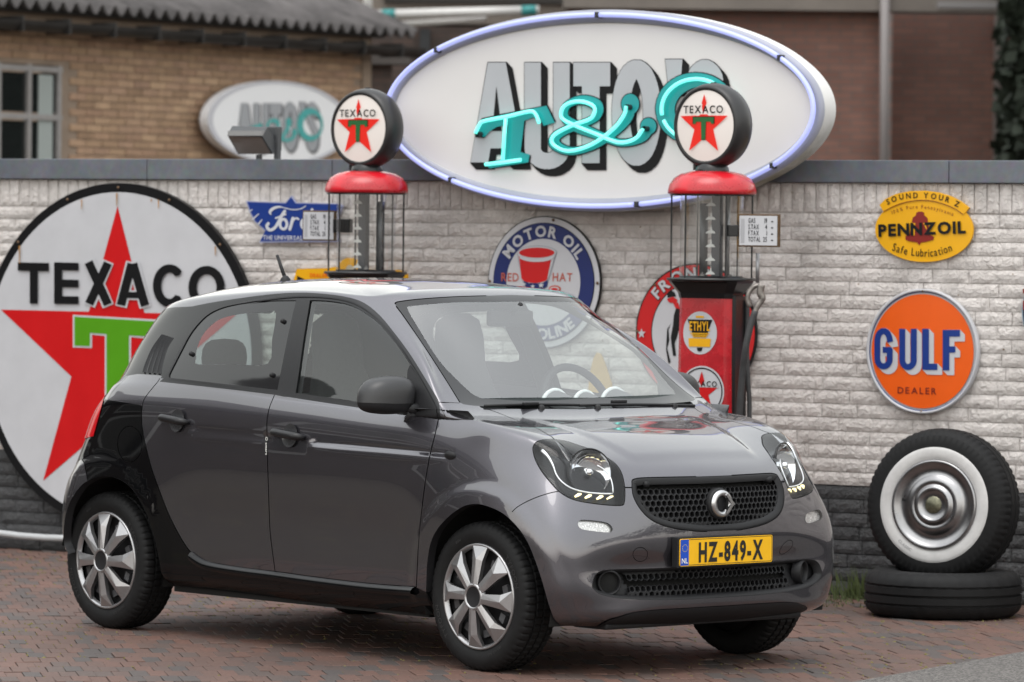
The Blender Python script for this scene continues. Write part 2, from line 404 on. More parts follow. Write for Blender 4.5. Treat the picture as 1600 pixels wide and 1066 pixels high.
def brick_field(parent, bricks, variants, mats, limit=300, rank=None, name='brick'):
    """bricks: (x, z, variant set, material key); the 300 largest in view become objects of their own"""
    order = sorted(range(len(bricks)), key=lambda k: rank(bricks[k]))[:limit] if rank else []
    chosen = set(order); mesh_c = {}; jo = {}
    for k, (x, z, vs, mk) in enumerate(bricks):
        vi = random.randrange(len(variants[vs])); V, F = variants[vs][vi]; fl = random.random() < .5
        if k in chosen:
            key = (vs, vi, mk)
            if key not in mesh_c: mesh_c[key] = mesh_from(name, V, F); mesh_c[key].materials.append(mats[mk])
            o = bpy.data.objects.new(name, mesh_c[key]); COL.objects.link(o); o.parent = parent; o.location = (x, random.uniform(-.003, .002), z)
        else:
            jv, jf = jo.setdefault(mk, ([], [])); b = len(jv); dy = random.uniform(-.003, .002)
            jv += [(x+p[0], p[1]+dy, z+p[2]) for p in V]; jf += [tuple(i+b for i in q) for q in F]
    for mk, (jv, jf) in jo.items():
        o = pyobj(name+'s', jv, jf, mats[mk], parent); o['kind'] = 'stuff'
BL, BH = .40, .0615
variants = {'s': [rock_brick(BL, BH, k) for k in range(40)], 'h': [rock_brick(BL*.48, BH, 150+k, nx=8) for k in range(8)], 'v': [rock_brick(BH, Z_S1-Z_S0-.010, 190+k, nx=4, nz=8) for k in range(20)]}
bricks = []
ncr = int(Z_S0/CP_)
for j in range(ncr+1):
    z = Z_S0-CP_*(j+.5)+.001
    if z < .02: break
    x = XL + random.uniform(0, .1) + random.uniform(0, .4); mk = 'w' if z > Z_PL else 'd'
    while x < XR:
        if random.random() < .30: bricks.append((x+BL*.24, z, 'h', mk)); x += BL*.48+.005
        bricks.append((x+BL/2, z, 's', mk)); x += BL+.005
x = XL
while x < XR: bricks.append((x, (Z_S0+Z_S1)/2+.002, 'v', 'w')); x += .0668
_wb = WALL_M
def wall_rank(q):
    p = WALL_M @ Vector((q[0], 0, q[1])); px = 800+FPX*p.x/p.y; py = 361+FPX*(CAM_H-p.z)/p.y
    hid = (px > 1590 or px < 10) or (90 < px < 1310 and py > 640) or (250 < px < 1100 and py > 440) or (px < 370 and py > 300) or (620 < px < 1250 and py < 325) or (1355 < px < 1530 and 455 < py < 645) or (1365 < px < 1600 and 680 < py < 940)
    return (1 if hid else 0, p.y)
brick_field(wall, bricks, variants, {'w': M_WB, 'd': M_PB}, 300, wall_rank)
mb = MB(); mb.box(XL-12, XR+9, .004, .24, Z_PL-.01, Z_S1); mb.build('mortar_bed', M_MOR, wall)
mb = MB(); mb.box(XL-12, XR+9, .003, .24, -.05, Z_PL-.01); mb.build('plinth_mortar_bed', M_MORD, wall)
x = XL
while x < XR:
    mb = MB(); mb.box(x+.002, x+1.198, -.035, .28, Z_S1+.001, Z_C1); mb.build('coping_slab', M_COP, wall, bevel=.004); x += 1.2
# conduit low on the wall
cpts = [WP.L(px, py) for px, py in ((-150, 826), (0, 831.5), (40, 836.5), (80, 839.5), (180, 843), (420, 846))]
cd = MB().tube([(x, -.05, z) for x, z in cpts], .018, 10).build('conduit_pipe', mat('grey plastic conduit', (.42, .43, .44), .5), None, True); cd.location = (0, D0, 0); cd.rotation_euler = (0, 0, -TH)
tag(cd, 'thin grey conduit pipe running along the foot of the dark plinth', 'pipe')

# ---------------------------------------------------------------- shed behind on the left
BA = radians(59); bx0 = at_depth(0, 361, 38.0)
SHED_M = Matrix.Translation((bx0.x, bx0.y, 0)) @ Matrix.Rotation(BA, 4, 'Z')
SP = Plane(SHED_M)
shed = empty('brick_shed', (bx0.x, bx0.y, 0), BA); tag(shed, 'ochre brick shed with corrugated roof and grey paned window', 'building')
def shedbrick_b(nt, b):
    r = ramp(nt, isl_random(nt), [(0, (.27, .17, .105)), (.3, (.36, .235, .145)), (.6, (.31, .19, .125)), (.8, (.42, .28, .175)), (1, (.33, .205, .14))])
    n = world_noise(nt, 9, 5); m = ramp(nt, n.outputs['Fac'], [(.3, (.8, .8, .8)), (.7, (1.1, 1.1, 1.1))]); nt.links.new(mixc(nt, 1, r.outputs[0], m.outputs[0], 'MULTIPLY'), b.inputs['Base Color'])
M_SB = mat('ochre brick', (.26, .16, .09), .85, build=shedbrick_b); M_SM = mat('shed mortar', (.24, .18, .135), .9, build=var_build(4, .2))
EZ = SP.L(0, 36)[1]                       # eaves height
wx0, wz1 = SP.L(97, 103); wz0 = .95; wx_l = wx0-1.75
SX0, SX1 = -3.2, SP.L(577, 150)[0]
sv = {'s': [[(x*.212/2, -.006+.0, z*.052/2) for x, z in ((-1, -1), (1, -1), (1, 1), (-1, 1))]+[(x*.212/2, .03, z*.052/2) for x, z in ((-1, -1), (1, -1), (1, 1), (-1, 1))], [(0, 1, 2, 3), (0, 4, 5, 1), (1, 5, 6, 2), (2, 6, 7, 3), (3, 7, 4, 0)]]}
sv['s'] = [tuple(sv['s'])]
bl = []; z = .95; j = 0
while z < EZ+.02:
    x = SX0+(.111 if j % 2 else 0)
    while x < SX1-.2:
        if not (wx_l-.10 < x < wx0+.115 and z < wz1+.045): bl.append((x, z, 's', 'b'))
        x += .222
    z += .0622; j += 1
def shed_rank(q):
    p = SHED_M @ Vector((q[0], 0, q[1])); px = 800+FPX*p.x/p.y; py = 361+FPX*(CAM_H-p.z)/p.y
    return (0 if (0 < px < 600 and py < 250 and not (325 < px < 560 and py > 130)) else 1, p.y)
brick_field(shed, bl, sv, {'b': M_SB}, 300, shed_rank)
mb = MB(); mb.box(SX0-2, SX1, .004, .2, 0, .92); mb.box(SX0-2, wx_l, .004, .2, .92, wz1); mb.box(wx0, SX1, .004, .2, .92, wz1); mb.box(SX0-2, SX1, .004, .2, wz1, EZ+.2); mb.build('mortar_bed', M_SM, shed)
mb = MB(); mb.box(SX1-.14, SX1, -.02, 4.0, 0, EZ+.1); mb.build('corner_wall', M_SM, shed)
# window
wn = empty('shed_window', (0, 0, 0), 0, shed); M_WF = mat('grey window paint', (.26, .245, .24), .55, build=var_build(12, .15))
mb = MB()
for k in range(5):
    xx = wx0-.04-k*.40; mb.box(xx-.022, xx+.022, -.012, .03, wz0, wz1-.001)
mb.build('mullion', M_WF, wn)
zm = SP.L(60, 183)[1]
for zz in (wz1-.035, zm, zm-.62): MB().box(wx_l, wx0, -.010, .03, zz-.022, zz+.022).build('glazing_bar', M_WF, wn)
M_PANE = mat('dark window pane', (.012, .014, .014), .06, 0, .4)
for k in range(4):
    for (za, zb) in ((zm+.035, wz1-.07), (zm-.585, zm-.035), (wz0, zm-.655)):
        xx = wx0-.04-k*.40; MB().box(xx-.378, xx-.022, .016, .020, za, zb).build('window_pane', M_PANE, wn)
xx = wx0-.06; MB().box(xx-.24, xx-.05, .008, .014, wz0, wz1-.08).build('curtain', mat('pale curtain', (.30, .33, .32), .9), wn)
# gutter and corrugated roof
M_GUT = mat('zinc gutter', (.032, .030, .029), .5, .3, build=var_build(3, .35)); M_ASB = mat('weathered roof sheet', (.085, .078, .078), .9, build=var_build(3.0, .45, .05, .3, .02))
V = []; F = []
for i in range(60):
    x = SX0+(SX1+.5-SX0)*i/59
    for k in range(9):
        a = pi+pi*k/8; V.append((x, -.20+.085*cos(a), EZ+.02+.085*sin(a)))
for i in range(59):
    for k in range(8): F.append((i*9+k, (i+1)*9+k, (i+1)*9+k+1, i*9+k+1))
MB().add(V, F).build('gutter', M_GUT, shed, True)
x = SX0
while x < SX1+.4: MB().box(x-.008, x+.008, -.292, -.05, EZ-.072, EZ+.05).build('gutter_bracket', M_GUT, shed); x += .62
MB().box(SX0, SX1+.1, -.10, .25, EZ+.10, EZ+.16).build('fascia_board', mat('dark fascia', (.03, .027, .025), .8), shed)
V = []; F = []; pitch_, per = radians(22), .177; nseg = int((SX1+.6-SX0)/per)*8
for i in range(nseg+1):
    x = SX0+i*per/8; h = .040*cos(2*pi*i/8)
    for t in (0, .8, 1.6, 2.4, 3.4): V.append((x, -.22+t*cos(pitch_), EZ+.155+t*sin(pitch_)+h))
for i in range(nseg):
    for k in range(4): F.append((i*5+k, (i+1)*5+k, (i+1)*5+k+1, i*5+k+1))
rf = MB().add(V, F).build('roof_sheet', M_ASB, shed, True); md = rf.modifiers.new('thick', 'SOLIDIFY'); md.thickness = .012

# ---------------------------------------------------------------- rear house in the middle
house = empty('rear_house', (0, 0, 0)); tag(house, 'brown brick rear house with beige upper wall behind the big oval sign', 'building')
HD = 47.0
def hp(px, py, d=HD): return at_depth(px, py, d)
def quadbox(name, x0, x1, y0, y1, d, thick, m, parent):
    a, b = at_depth(x0, y1, d), at_depth(x1, y0, d); return MB().box(a.x, b.x, d, d+thick, a.z, b.z).build(name, m, parent)
def brickmat(name, c0, c1, mortar, sc=1.0):
    def f(nt, b):
        tc = node(nt, 'ShaderNodeTexCoord'); mp = node(nt, 'ShaderNodeMapping'); mp.inputs['Rotation'].default_value = (radians(90), 0, 0)
        nt.links.new(tc.outputs['Object'], mp.inputs[0]); br = node(nt, 'ShaderNodeTexBrick'); br.inputs['Scale'].default_value = sc
        br.inputs['Brick Width'].default_value = .22; br.inputs['Row Height'].default_value = .065; br.inputs['Mortar Size'].default_value = .008
        br.inputs['Color1'].default_value = (*c0, 1); br.inputs['Color2'].default_value = (*c1, 1); br.inputs['Mortar'].default_value = (*mortar, 1); nt.links.new(mp.outputs[0], br.inputs[0])
        n = world_noise(nt, 1.3, 5); m = ramp(nt, n.outputs['Fac'], [(.3, (.75, .75, .75)), (.7, (1.15, 1.12, 1.1))]); nt.links.new(mixc(nt, 1, br.outputs[0], m.outputs[0], 'MULTIPLY'), b.inputs['Base Color'])
    return mat(name, c0, .85, build=f)
M_BRN = brickmat('dark brown brick', (.060, .042, .036), (.085, .056, .046), (.05, .042, .038)); M_BEI = mat('beige render', (.16, .135, .115), .9, build=var_build(1.5, .2)); M_REDB = brickmat('weathered red brick', (.155, .076, .060), (.195, .098, .076), (.115, .085, .075))
quadbox('lower_wall', 560, 900, 40, 700, HD, .3, M_BRN, house); quadbox('upper_wall', 520, 905, -260, 40, HD, .3, M_BEI, house)
quadbox('window_band', 600, 900, -4, 3, HD-.05, .06, mat('dark brown band', (.03, .027, .025), .9), house)  # thin near-black brown strip set on the upper wall
M_WP = mat('white pvc', (.55, .54, .53), .45, build=var_build(2, .15)); M_TEAL = mat('teal joint tape', (.03, .22, .22), .5)
pipe = empty('gutter_pipe', (0, 0, 0), 0, house)
a, b = hp(578, 23, HD-.4), hp(842, 16, HD-.4); MB().tube([a, b], .045, 12).build('gutter_run', M_WP, pipe, True)
a, b = hp(625, 38, HD-.3), hp(760, 30, HD-.3); MB().tube([a, b], .03, 10).build('gutter_run', M_WP, pipe, True)
for u0, u1 in ((597, 617), (815, 838)):
    a, b = hp(u0, 23-(u0-578)*.0265, HD-.4), hp(u1, 23-(u1-578)*.0265, HD-.4); MB().tube([a, b], .050, 12).build('joint_tape', M_TEAL, pipe, True)
a, b = hp(574, -30, HD-.42), hp(575, 24, HD-.42); MB().tube([a, b], .045, 12).build('downpipe', M_WP, pipe, True)
quadbox('dark_recess', 655, 672, 45, 130, HD-.12, .12, mat('dark grey box', (.025, .027, .03), .7), house)
for p, q in ((577, 612), (577, 612)): pass
quadbox('porch_post', 577, 612, 100, 420, 44.5, .3, M_BRN, house); quadbox('porch_beam', 560, 640, 84, 100, 44.4, .3, mat('porch timber', (.07, .06, .055), .8), house)

# ---------------------------------------------------------------- long red brick building on the right
rb = empty('red_brick_building', (0, 0, 0)); tag(rb, 'blurred red brown brick building with pale downpipe behind the wall on the right', 'building')
quadbox('main_wall', 880, 1384, 13, 700, 45.5, .4, M_REDB, rb); quadbox('eaves_band', 880, 1700, -60, 12, 45.3, .4, mat('grey brown eaves', (.15, .13, .115), .85, build=var_build(2, .2)), rb)
quadbox('side_wall', 1386, 1590, 13, 700, 46.3, .4, M_REDB, rb)
a, b = at_depth(1383, -80, 45.2), at_depth(1381, 420, 45.2); MB().tube([a, b], .045, 12).build('downpipe', mat('pale grey downpipe', (.20, .18, .178), .5), rb, True)
quadbox('light_panel', 1466, 1560, 3, 12, 45.0, .2, mat('pale grey panel', (.20, .19, .19), .6), rb); quadbox('corner_trim', 1552, 1566, -60, 250, 46.2, .1, mat('pale mortar trim', (.16, .135, .125), .8), rb)
# ================================================================== CAR
CAR_X, CAR_Y, CAR_PHI, WB = 0.4629, 19.77, 0.7294, 2.494
car = empty('parked_car', (CAR_X, CAR_Y, 0), CAR_PHI - pi/2)
tag(car, 'dark metallic grey five-door hatchback with yellow number plate parked before the white wall', 'car')
CAR_M = Matrix.Translation((CAR_X, CAR_Y, 0)) @ Matrix.Rotation(CAR_PHI - pi/2, 4, 'Z'); CAR_I = CAR_M.inverted()
def car_ray(px, py):
    o, d = ray(px, py); return CAR_I @ o, (CAR_I.to_3x3() @ d)
def on_plane(px, py, axis, val):
    o, d = car_ray(px, py); t = (val - o[axis])/d[axis]; return o + d*t

# control net: rows bottom -> roof centre, columns front centre -> rear centre (outward half)
FR = [  # front columns c0..c6
 [(.50,0,.20),(.495,.22,.20),(.475,.42,.20),(.455,.57,.205),(.42,.68,.21),(.34,.74,.21),(.12,.75,.20)],
 [(.575,0,.25),(.57,.22,.25),(.55,.43,.25),(.515,.59,.25),(.455,.705,.25),(.36,.765,.25),(.12,.78,.25)],
 [(.59,0,.34),(.583,.22,.34),(.562,.43,.34),(.532,.60,.34),(.49,.73,.34),(.37,.795,.34),(.12,.80,.34)],
 [(.592,0,.47),(.585,.22,.47),(.566,.43,.47),(.535,.60,.47),(.492,.74,.47),(.37,.805,.47),(.12,.815,.47)],
 [(.586,0,.61),(.575,.22,.61),(.546,.42,.61),(.504,.59,.61),(.452,.745,.61),(.35,.805,.61),(.12,.825,.61)],
 [(.565,0,.74),(.549,.21,.74),(.510,.41,.74),(.457,.565,.75),(.39,.69,.76),(.29,.765,.77),(.10,.80,.78)],
 [(.53,0,.805),(.511,.21,.805),(.470,.40,.81),(.412,.555,.83),(.348,.68,.85),(.235,.73,.87),(.08,.77,.89)],
 [(.44,0,.865),(.425,.20,.867),(.385,.39,.873),(.335,.54,.895),(.285,.66,.925),(.17,.715,.952),(.03,.755,.968)],
 [(.20,0,.955),(.19,.19,.956),(.16,.36,.96),(.11,.50,.975),(.07,.62,.985),(.03,.69,.990),(-.035,.725,1.0)],
 [(-.11,0,1.03),(-.113,.14,1.03),(-.125,.28,1.032),(-.15,.42,1.036),(-.19,.55,1.041),(-.22,.645,1.044),(-.25,.712,1.045)],
 [(-.425,0,1.285),(-.428,.125,1.285),(-.44,.25,1.282),(-.465,.375,1.275),(-.50,.485,1.265),(-.51,.568,1.255),(-.515,.62,1.247)],
 [(-.70,0,1.495),(-.70,.13,1.494),(-.71,.26,1.49),(-.73,.37,1.485),(-.765,.45,1.478),(-.80,.49,1.472),(-.84,.52,1.464)],
 [(-.88,0,1.532),(-.88,.12,1.531),(-.89,.24,1.527),(-.905,.34,1.521),(-.92,.42,1.513),(-.935,.475,1.505),(-.95,.51,1.497)],
 [(-1.15,0,1.553),(-1.15,.08,1.553),(-1.16,.16,1.551),(-1.17,.24,1.548),(-1.18,.30,1.544),(-1.20,.34,1.541),(-1.22,.37,1.538)],
 [(-1.40,0,1.559),(-1.405,0,1.559),(-1.41,0,1.559),(-1.42,0,1.56),(-1.43,0,1.56),(-1.44,0,1.56),(-1.45,0,1.56)]]
SX = [-.14,-.37,-.65,-1.0,-1.4,-1.8,-2.2,-2.5]
SY = [[.74,.72,.71,.71,.71,.71,.735,.75],[.785,.775,.77,.77,.77,.775,.79,.80],[.81,.79,.785,.785,.785,.79,.81,.82],
      [.822,.80,.797,.797,.80,.80,.82,.835],[.828,.812,.812,.812,.815,.815,.825,.835],[.81,.81,.815,.816,.818,.818,.815,.80],
      [.785,.797,.802,.804,.806,.805,.795,.77],[.76,.775,.782,.785,.786,.783,.77,.742],[.74,.758,.766,.769,.77,.766,.75,.72]]
SZ = [[.20,.20,.20,.20,.205,.21,.215,.22],[.255]*8,[.34]*8,[.47]*8,[.62]*8,[.795]*8,
      [.905,.915,.925,.93,.94,.95,.96,.955],[.975,.985,.99,1.0,1.015,1.03,1.04,1.03],[1.01,1.01,1.02,1.035,1.055,1.075,1.085,1.075]]
SU = [[(-.28,.762,1.034),(-.42,.758,1.038),(-.72,.753,1.05),(-1.02,.756,1.065),(-1.41,.757,1.085),(-1.8,.752,1.11),(-2.18,.73,1.125),(-2.45,.69,1.12)],
 [(-.49,.668,1.25),(-.61,.68,1.256),(-.83,.68,1.265),(-1.07,.685,1.28),(-1.42,.685,1.29),(-1.78,.68,1.295),(-2.12,.655,1.29),(-2.38,.615,1.27)],
 [(-.915,.555,1.459),(-.985,.585,1.461),(-1.03,.598,1.466),(-1.2,.602,1.474),(-1.47,.60,1.475),(-1.77,.592,1.462),(-2.065,.575,1.443),(-2.315,.55,1.42)],
 [(-.985,.54,1.49),(-1.05,.555,1.495),(-1.13,.56,1.50),(-1.28,.56,1.507),(-1.5,.555,1.507),(-1.76,.545,1.496),(-2.03,.525,1.481),(-2.25,.49,1.464)],
 [(-1.25,.39,1.536),(-1.29,.40,1.538),(-1.34,.40,1.54),(-1.43,.40,1.542),(-1.57,.395,1.542),(-1.75,.38,1.538),(-1.93,.36,1.53),(-2.08,.33,1.518)],
 [(-1.47,0,1.56),(-1.49,0,1.56),(-1.52,0,1.56),(-1.56,0,1.56),(-1.62,0,1.559),(-1.72,0,1.556),(-1.82,0,1.552),(-1.90,0,1.548)]]
RE = [[(-2.68,.745,.23),(-2.76,.66,.24),(-2.81,.38,.25),(-2.82,0,.25)],[(-2.69,.795,.27),(-2.79,.70,.28),(-2.85,.40,.29),(-2.865,0,.29)],
 [(-2.70,.82,.36),(-2.815,.72,.37),(-2.875,.40,.38),(-2.885,0,.38)],[(-2.705,.83,.50),(-2.82,.725,.51),(-2.88,.40,.52),(-2.89,0,.52)],
 [(-2.69,.815,.65),(-2.80,.70,.66),(-2.865,.40,.67),(-2.88,0,.67)],[(-2.66,.77,.81),(-2.765,.66,.81),(-2.835,.38,.81),(-2.85,0,.81)],
 [(-2.64,.735,.94),(-2.735,.625,.94),(-2.80,.36,.94),(-2.82,0,.94)],[(-2.60,.70,1.02),(-2.69,.59,1.02),(-2.755,.35,1.02),(-2.77,0,1.02)],
 [(-2.57,.675,1.065),(-2.655,.57,1.065),(-2.72,.34,1.065),(-2.735,0,1.065)],[(-2.545,.65,1.11),(-2.64,.56,1.11),(-2.685,.33,1.11),(-2.70,0,1.11)],
 [(-2.495,.585,1.26),(-2.565,.51,1.265),(-2.60,.29,1.265),(-2.615,0,1.27)],[(-2.44,.505,1.405),(-2.50,.435,1.41),(-2.54,.25,1.425),(-2.555,0,1.43)],
 [(-2.37,.445,1.450),(-2.43,.37,1.454),(-2.47,.22,1.468),(-2.48,0,1.47)],[(-2.15,.29,1.512),(-2.2,.24,1.51),(-2.24,.14,1.51),(-2.25,0,1.51)],
 [(-1.96,0,1.545),(-2.0,0,1.543),(-2.03,0,1.541),(-2.04,0,1.54)]]
rows = []
for j in range(15):
    side = [(SX[i], SY[j][i], SZ[j][i]) for i in range(8)] if j < 9 else SU[j-9]
    rows.append(FR[j] + side + RE[j])
NET = np.array(rows, float); NV, NU = NET.shape[:2]
def pad_net(Q):
    m = np.array([1, -1, 1.])
    Q = np.concatenate([Q[:, 1:2]*m, Q, Q[:, -2:-1]*m], 1)
    return np.concatenate([2*Q[:1]-Q[1:2], Q, Q[-2:-1]*m], 0)
def bs(t):
    return np.stack([(1-t)**3, 3*t**3-6*t**2+4, -3*t**3+3*t**2+3*t+1, t**3], -1)/6
def eval_net(QP, u, v):
    u = np.clip(u, 0, NU-1-1e-9); v = np.clip(v, 0, NV-1-1e-9); i = u.astype(int); j = v.astype(int)
    bu = bs(u-i); bv = bs(v-j); out = np.zeros(u.shape+(3,))
    for a in range(4):
        for b in range(4):
            out += (bv[..., a]*bu[..., b])[..., None]*QP[j+a, i+b]
    return out
QN = NET.copy(); _uu, _vv = np.meshgrid(np.arange(NU, dtype=float), np.arange(NV, dtype=float))
for _ in range(3): QN = QN + .75*(NET - eval_net(pad_net(QN), _uu, _vv))
QP = pad_net(QN)
def sstep(a, b, x):
    t = np.clip((x-a)/(b-a), 0, 1); return t*t*(3-2*t)
def car_disp(P):
    """small sculpting on the flanks and bumper, metres outward"""
    x, y, z = P[..., 0], P[..., 1], P[..., 2]; d = np.zeros(x.shape)
    side = sstep(.55, .68, y)
    # crease below the handles
    zc = .888 + (x+1.2)*-.02
    on = sstep(-2.02, -1.94, x)*(1-sstep(-.22, -.14, x))*side
    gap = sstep(-1.34, -1.31, x)*(1-sstep(-1.06, -1.02, x))          # handle bay of the front door
    gap2 = 1-sstep(-1.86, -1.80, x)
    on = on*(1-gap)*(1-gap2)
    d -= on*.008*np.exp(-((z-zc)/.012)**4)
    d += on*.002*np.exp(-((z-zc+.03)/.016)**2)
    # hollow of the lower doors
    dm = sstep(-2.05, -1.7, x)*(1-sstep(-.55, -.3, x))*side
    d -= dm*.008*np.exp(-((z-.55)/.10)**2)
    d += dm*.002*np.exp(-((z-.38)/.05)**2)
    # arch flares
    for cx, R0 in ((.035, .40), (-2.47, .41)):
        r = np.sqrt((x-cx)**2+(z-.30)**2)
        d += side*.010*(1-sstep(R0+.01, R0+.075, r))*sstep(.2, .3, z)
    # raised middle of the bonnet
    bon = sstep(-.06, .05, x)*(1-sstep(.40, .50, x))*sstep(.84, .88, z)
    yb = .34+.10*np.clip((.45-x)/.5, 0, 1); d += bon*.007*(1-sstep(yb-.035, yb+.025, np.abs(y)))
    # bumper channel round the lower intake
    fr = sstep(.33, .45, x)
    zz = (z-.30)/.115; yy = np.clip((np.abs(y)-.42)/.25, 0, None)
    d -= fr*.042*np.exp(-(zz-1.15)**2*3.0)*np.exp(-((np.abs(y)-.42)/.24)**2*1.2)
    d += fr*.012*np.exp(-((z-.245)/.035)**2)*sstep(.3, .55, y)
    return d
SGN = 1.0
def surf(u, v):
    P = eval_net(QP, u, v); e = 1e-3
    du = eval_net(QP, np.minimum(u+e, NU-1), v)-eval_net(QP, np.maximum(u-e, 0), v)
    dv = eval_net(QP, u, np.minimum(v+e, NV-1))-eval_net(QP, u, np.maximum(v-e, 0))
    n = np.cross(du, dv); n /= np.maximum(np.linalg.norm(n, axis=-1, keepdims=True), 1e-12)
    # outward: away from the body axis
    sgn = SGN
    return P + n*sgn*car_disp(P)[..., None], n*sgn
def surf_n(u, v):
    e = 4e-3
    P, n0 = surf(u, v)
    du = surf(np.minimum(u+e, NU-1), v)[0]-surf(np.maximum(u-e, 0), v)[0]
    dv = surf(u, np.minimum(v+e, NV-1))[0]-surf(u, np.maximum(v-e, 0))[0]
    n = np.cross(du, dv); n /= np.maximum(np.linalg.norm(n, axis=-1, keepdims=True), 1e-12)
    sg = np.sign((n*n0).sum(-1, keepdims=True)); sg[sg == 0] = 1
    return P, n*sg
_t = surf(np.array([10.0]), np.array([4.0]))[1]; SGN = 1.0 if _t[0, 1] > 0 else -1.0
# master grid for pixel -> (u, v)
GU, GV = (NU-1)*14, (NV-1)*10
gu, gv = np.meshgrid(np.linspace(0, NU-1, GU+1), np.linspace(0, NV-1, GV+1))
GP, _ = surf(gu, gv); GP2 = GP.copy(); GP2[..., 1] *= -1     # right-hand side of the car
_vf = [Vector(p) for p in GP2.reshape(-1, 3)]
_id = np.arange((GU+1)*(GV+1)).reshape(GV+1, GU+1)
_tf = []
for j in range(GV):
    for i in range(GU):
        a, b, c, d = _id[j, i], _id[j, i+1], _id[j+1, i+1], _id[j+1, i]
        _tf.append((a, b, c)); _tf.append((a, c, d))
_uvf = np.stack([gu.reshape(-1), gv.reshape(-1)], -1)
CBVH = BVHTree.FromPolygons(_vf, _tf)
def _bary(loc, idx):
    a, b, c = _tf[idx]; A, B, C = _vf[a], _vf[b], _vf[c]
    v0, v1, v2 = B-A, C-A, loc-A
    d00, d01, d11, d20, d21 = v0.dot(v0), v0.dot(v1), v1.dot(v1), v2.dot(v0), v2.dot(v1)
    den = d00*d11-d01*d01
    if abs(den) < 1e-16: return _uvf[a].copy()
    w1 = (d11*d20-d01*d21)/den; w2 = (d00*d21-d01*d20)/den
    return _uvf[a]*(1-w1-w2)+_uvf[b]*w1+_uvf[c]*w2
def uv_px(px, py):
    o, d = car_ray(px, py); h = CBVH.ray_cast(o, d.normalized())
    if h[0] is None:                                     # just off the silhouette: nearest surface point to the ray
        best = None
        for k in range(60):
            q = o + d.normalized()*(17.5+k*.08); n = CBVH.find_nearest(q)
            if n[0] is not None and (best is None or n[3] < best[3]): best = n
        h = best
    return _bary(h[0], h[2])
def uv_pt(p):
    h = CBVH.find_nearest(Vector(p)); return _bary(h[0], h[2])
def px_curve(pts, closed=False, n=4, sm=True):
    q = smooth_poly(pts, closed, n) if sm else [np.array(p, float) for p in pts]
    return [uv_px(*p) for p in q]
def pt3(uv):
    P, n = surf_n(np.array([uv[0]]), np.array([uv[1]])); p = P[0].copy(); nn = n[0].copy(); p[1] *= -1; nn[1] *= -1
    return Vector(p), Vector(nn)
def stroke(uvs, w):
    """polygon in uv of a strip of width w metres along a curve on the body"""
    L = []; R = []; m = len(uvs); P = [pt3(q) for q in uvs]
    for i in range(m):
        t = P[min(i+1, m-1)][0]-P[max(i-1, 0)][0]
        if t.length < 1e-9: continue
        s = t.normalized().cross(P[i][1]).normalized()
        L.append(uv_pt(P[i][0]+s*w/2)); R.append(uv_pt(P[i][0]-s*w/2))
    return L + R[::-1]
# ------------------------------------------------------------------ car materials
def paint_build(nt, b):
    n = noise(nt, 900, 2, .5); r = ramp(nt, n.outputs['Fac'], [(.35, (.079, .0755, .088)), (.7, (.116, .111, .128))])
    nt.links.new(r.outputs[0], b.inputs['Base Color'])
M_PAINT = mat('grey metallic paint', (.105, .102, .113), .27, .85, 1.0, build=paint_build, coat_rough=.015); M_PAINT.node_tree.nodes['Principled BSDF'].inputs['Coat IOR'].default_value = 1.75
M_BLACK = mat('black gloss paint', (.003, .003, .0035), .05, 0, 0, spec=.32)
M_TRIM = mat('satin black trim', (.012, .012, .0135), .38, 0, 0, spec=.35, build=var_build(60, .15, .06))
M_PLAST = mat('matte black plastic', (.013, .013, .0145), .52, spec=.28, build=var_build(300, .2, .05, .15, .0006))
M_GAP = mat('shut line shadow gap', (.004, .004, .004), .9)
M_RUB = mat('tyre rubber', (.008, .008, .0085), .65, spec=.22, build=var_build(25, .25, .08, .1, .001))
M_CHROME = mat('chrome', (.75, .76, .78), .10, 1.0)
M_SILVER = mat('silver cap paint', (.37, .365, .375), .30, .8, .3, build=var_build(40, .06, .05))
M_CABIN = mat('cabin grey cloth', (.035, .036, .038), .8, build=var_build(80, .2, .05))
M_CABIN2 = mat('cabin dark plastic', (.05, .051, .055), .55)
def glass_mat(name, tint, refl=1.0, ior=1.85):
    m = bpy.data.materials.new(name); m.use_nodes = True; nt = m.node_tree; nt.nodes.clear()
    o = node(nt, 'ShaderNodeOutputMaterial'); t = node(nt, 'ShaderNodeBsdfTransparent'); g = node(nt, 'ShaderNodeBsdfGlossy')
    t.inputs[0].default_value = (*tint, 1); g.inputs['Roughness'].default_value = .015; g.inputs['Color'].default_value = (refl, refl, refl, 1)
    f = node(nt, 'ShaderNodeFresnel'); gm = node(nt, 'ShaderNodeNewGeometry'); ma = node(nt, 'ShaderNodeMath', operation='MULTIPLY_ADD'); ma.inputs[1].default_value = 1/ior-ior; ma.inputs[2].default_value = ior
    nt.links.new(gm.outputs['Backfacing'], ma.inputs[0]); nt.links.new(ma.outputs[0], f.inputs['IOR']); mx = node(nt, 'ShaderNodeMixShader')
    nt.links.new(f.outputs[0], mx.inputs[0]); nt.links.new(t.outputs[0], mx.inputs[1]); nt.links.new(g.outputs[0], mx.inputs[2]); nt.links.new(mx.outputs[0], o.inputs[0])
    return m
M_WS = glass_mat('windscreen glass', (.86, .91, .90), ior=2.7); M_GL = glass_mat('side glass', (.74, .80, .78), ior=1.65); M_GLD = glass_mat('tinted rear glass', (.60, .67, .65), ior=1.6)
M_LENS = glass_mat('clear lamp lens', (.95, .96, .97), ior=1.38)
M_FRIT = mat('black glass border', (.006, .006, .007), .03, 0, 0, spec=.6)
M_RED = mat('red lamp lens', (.42, .004, .008), .12, 0, 0, spec=.15)

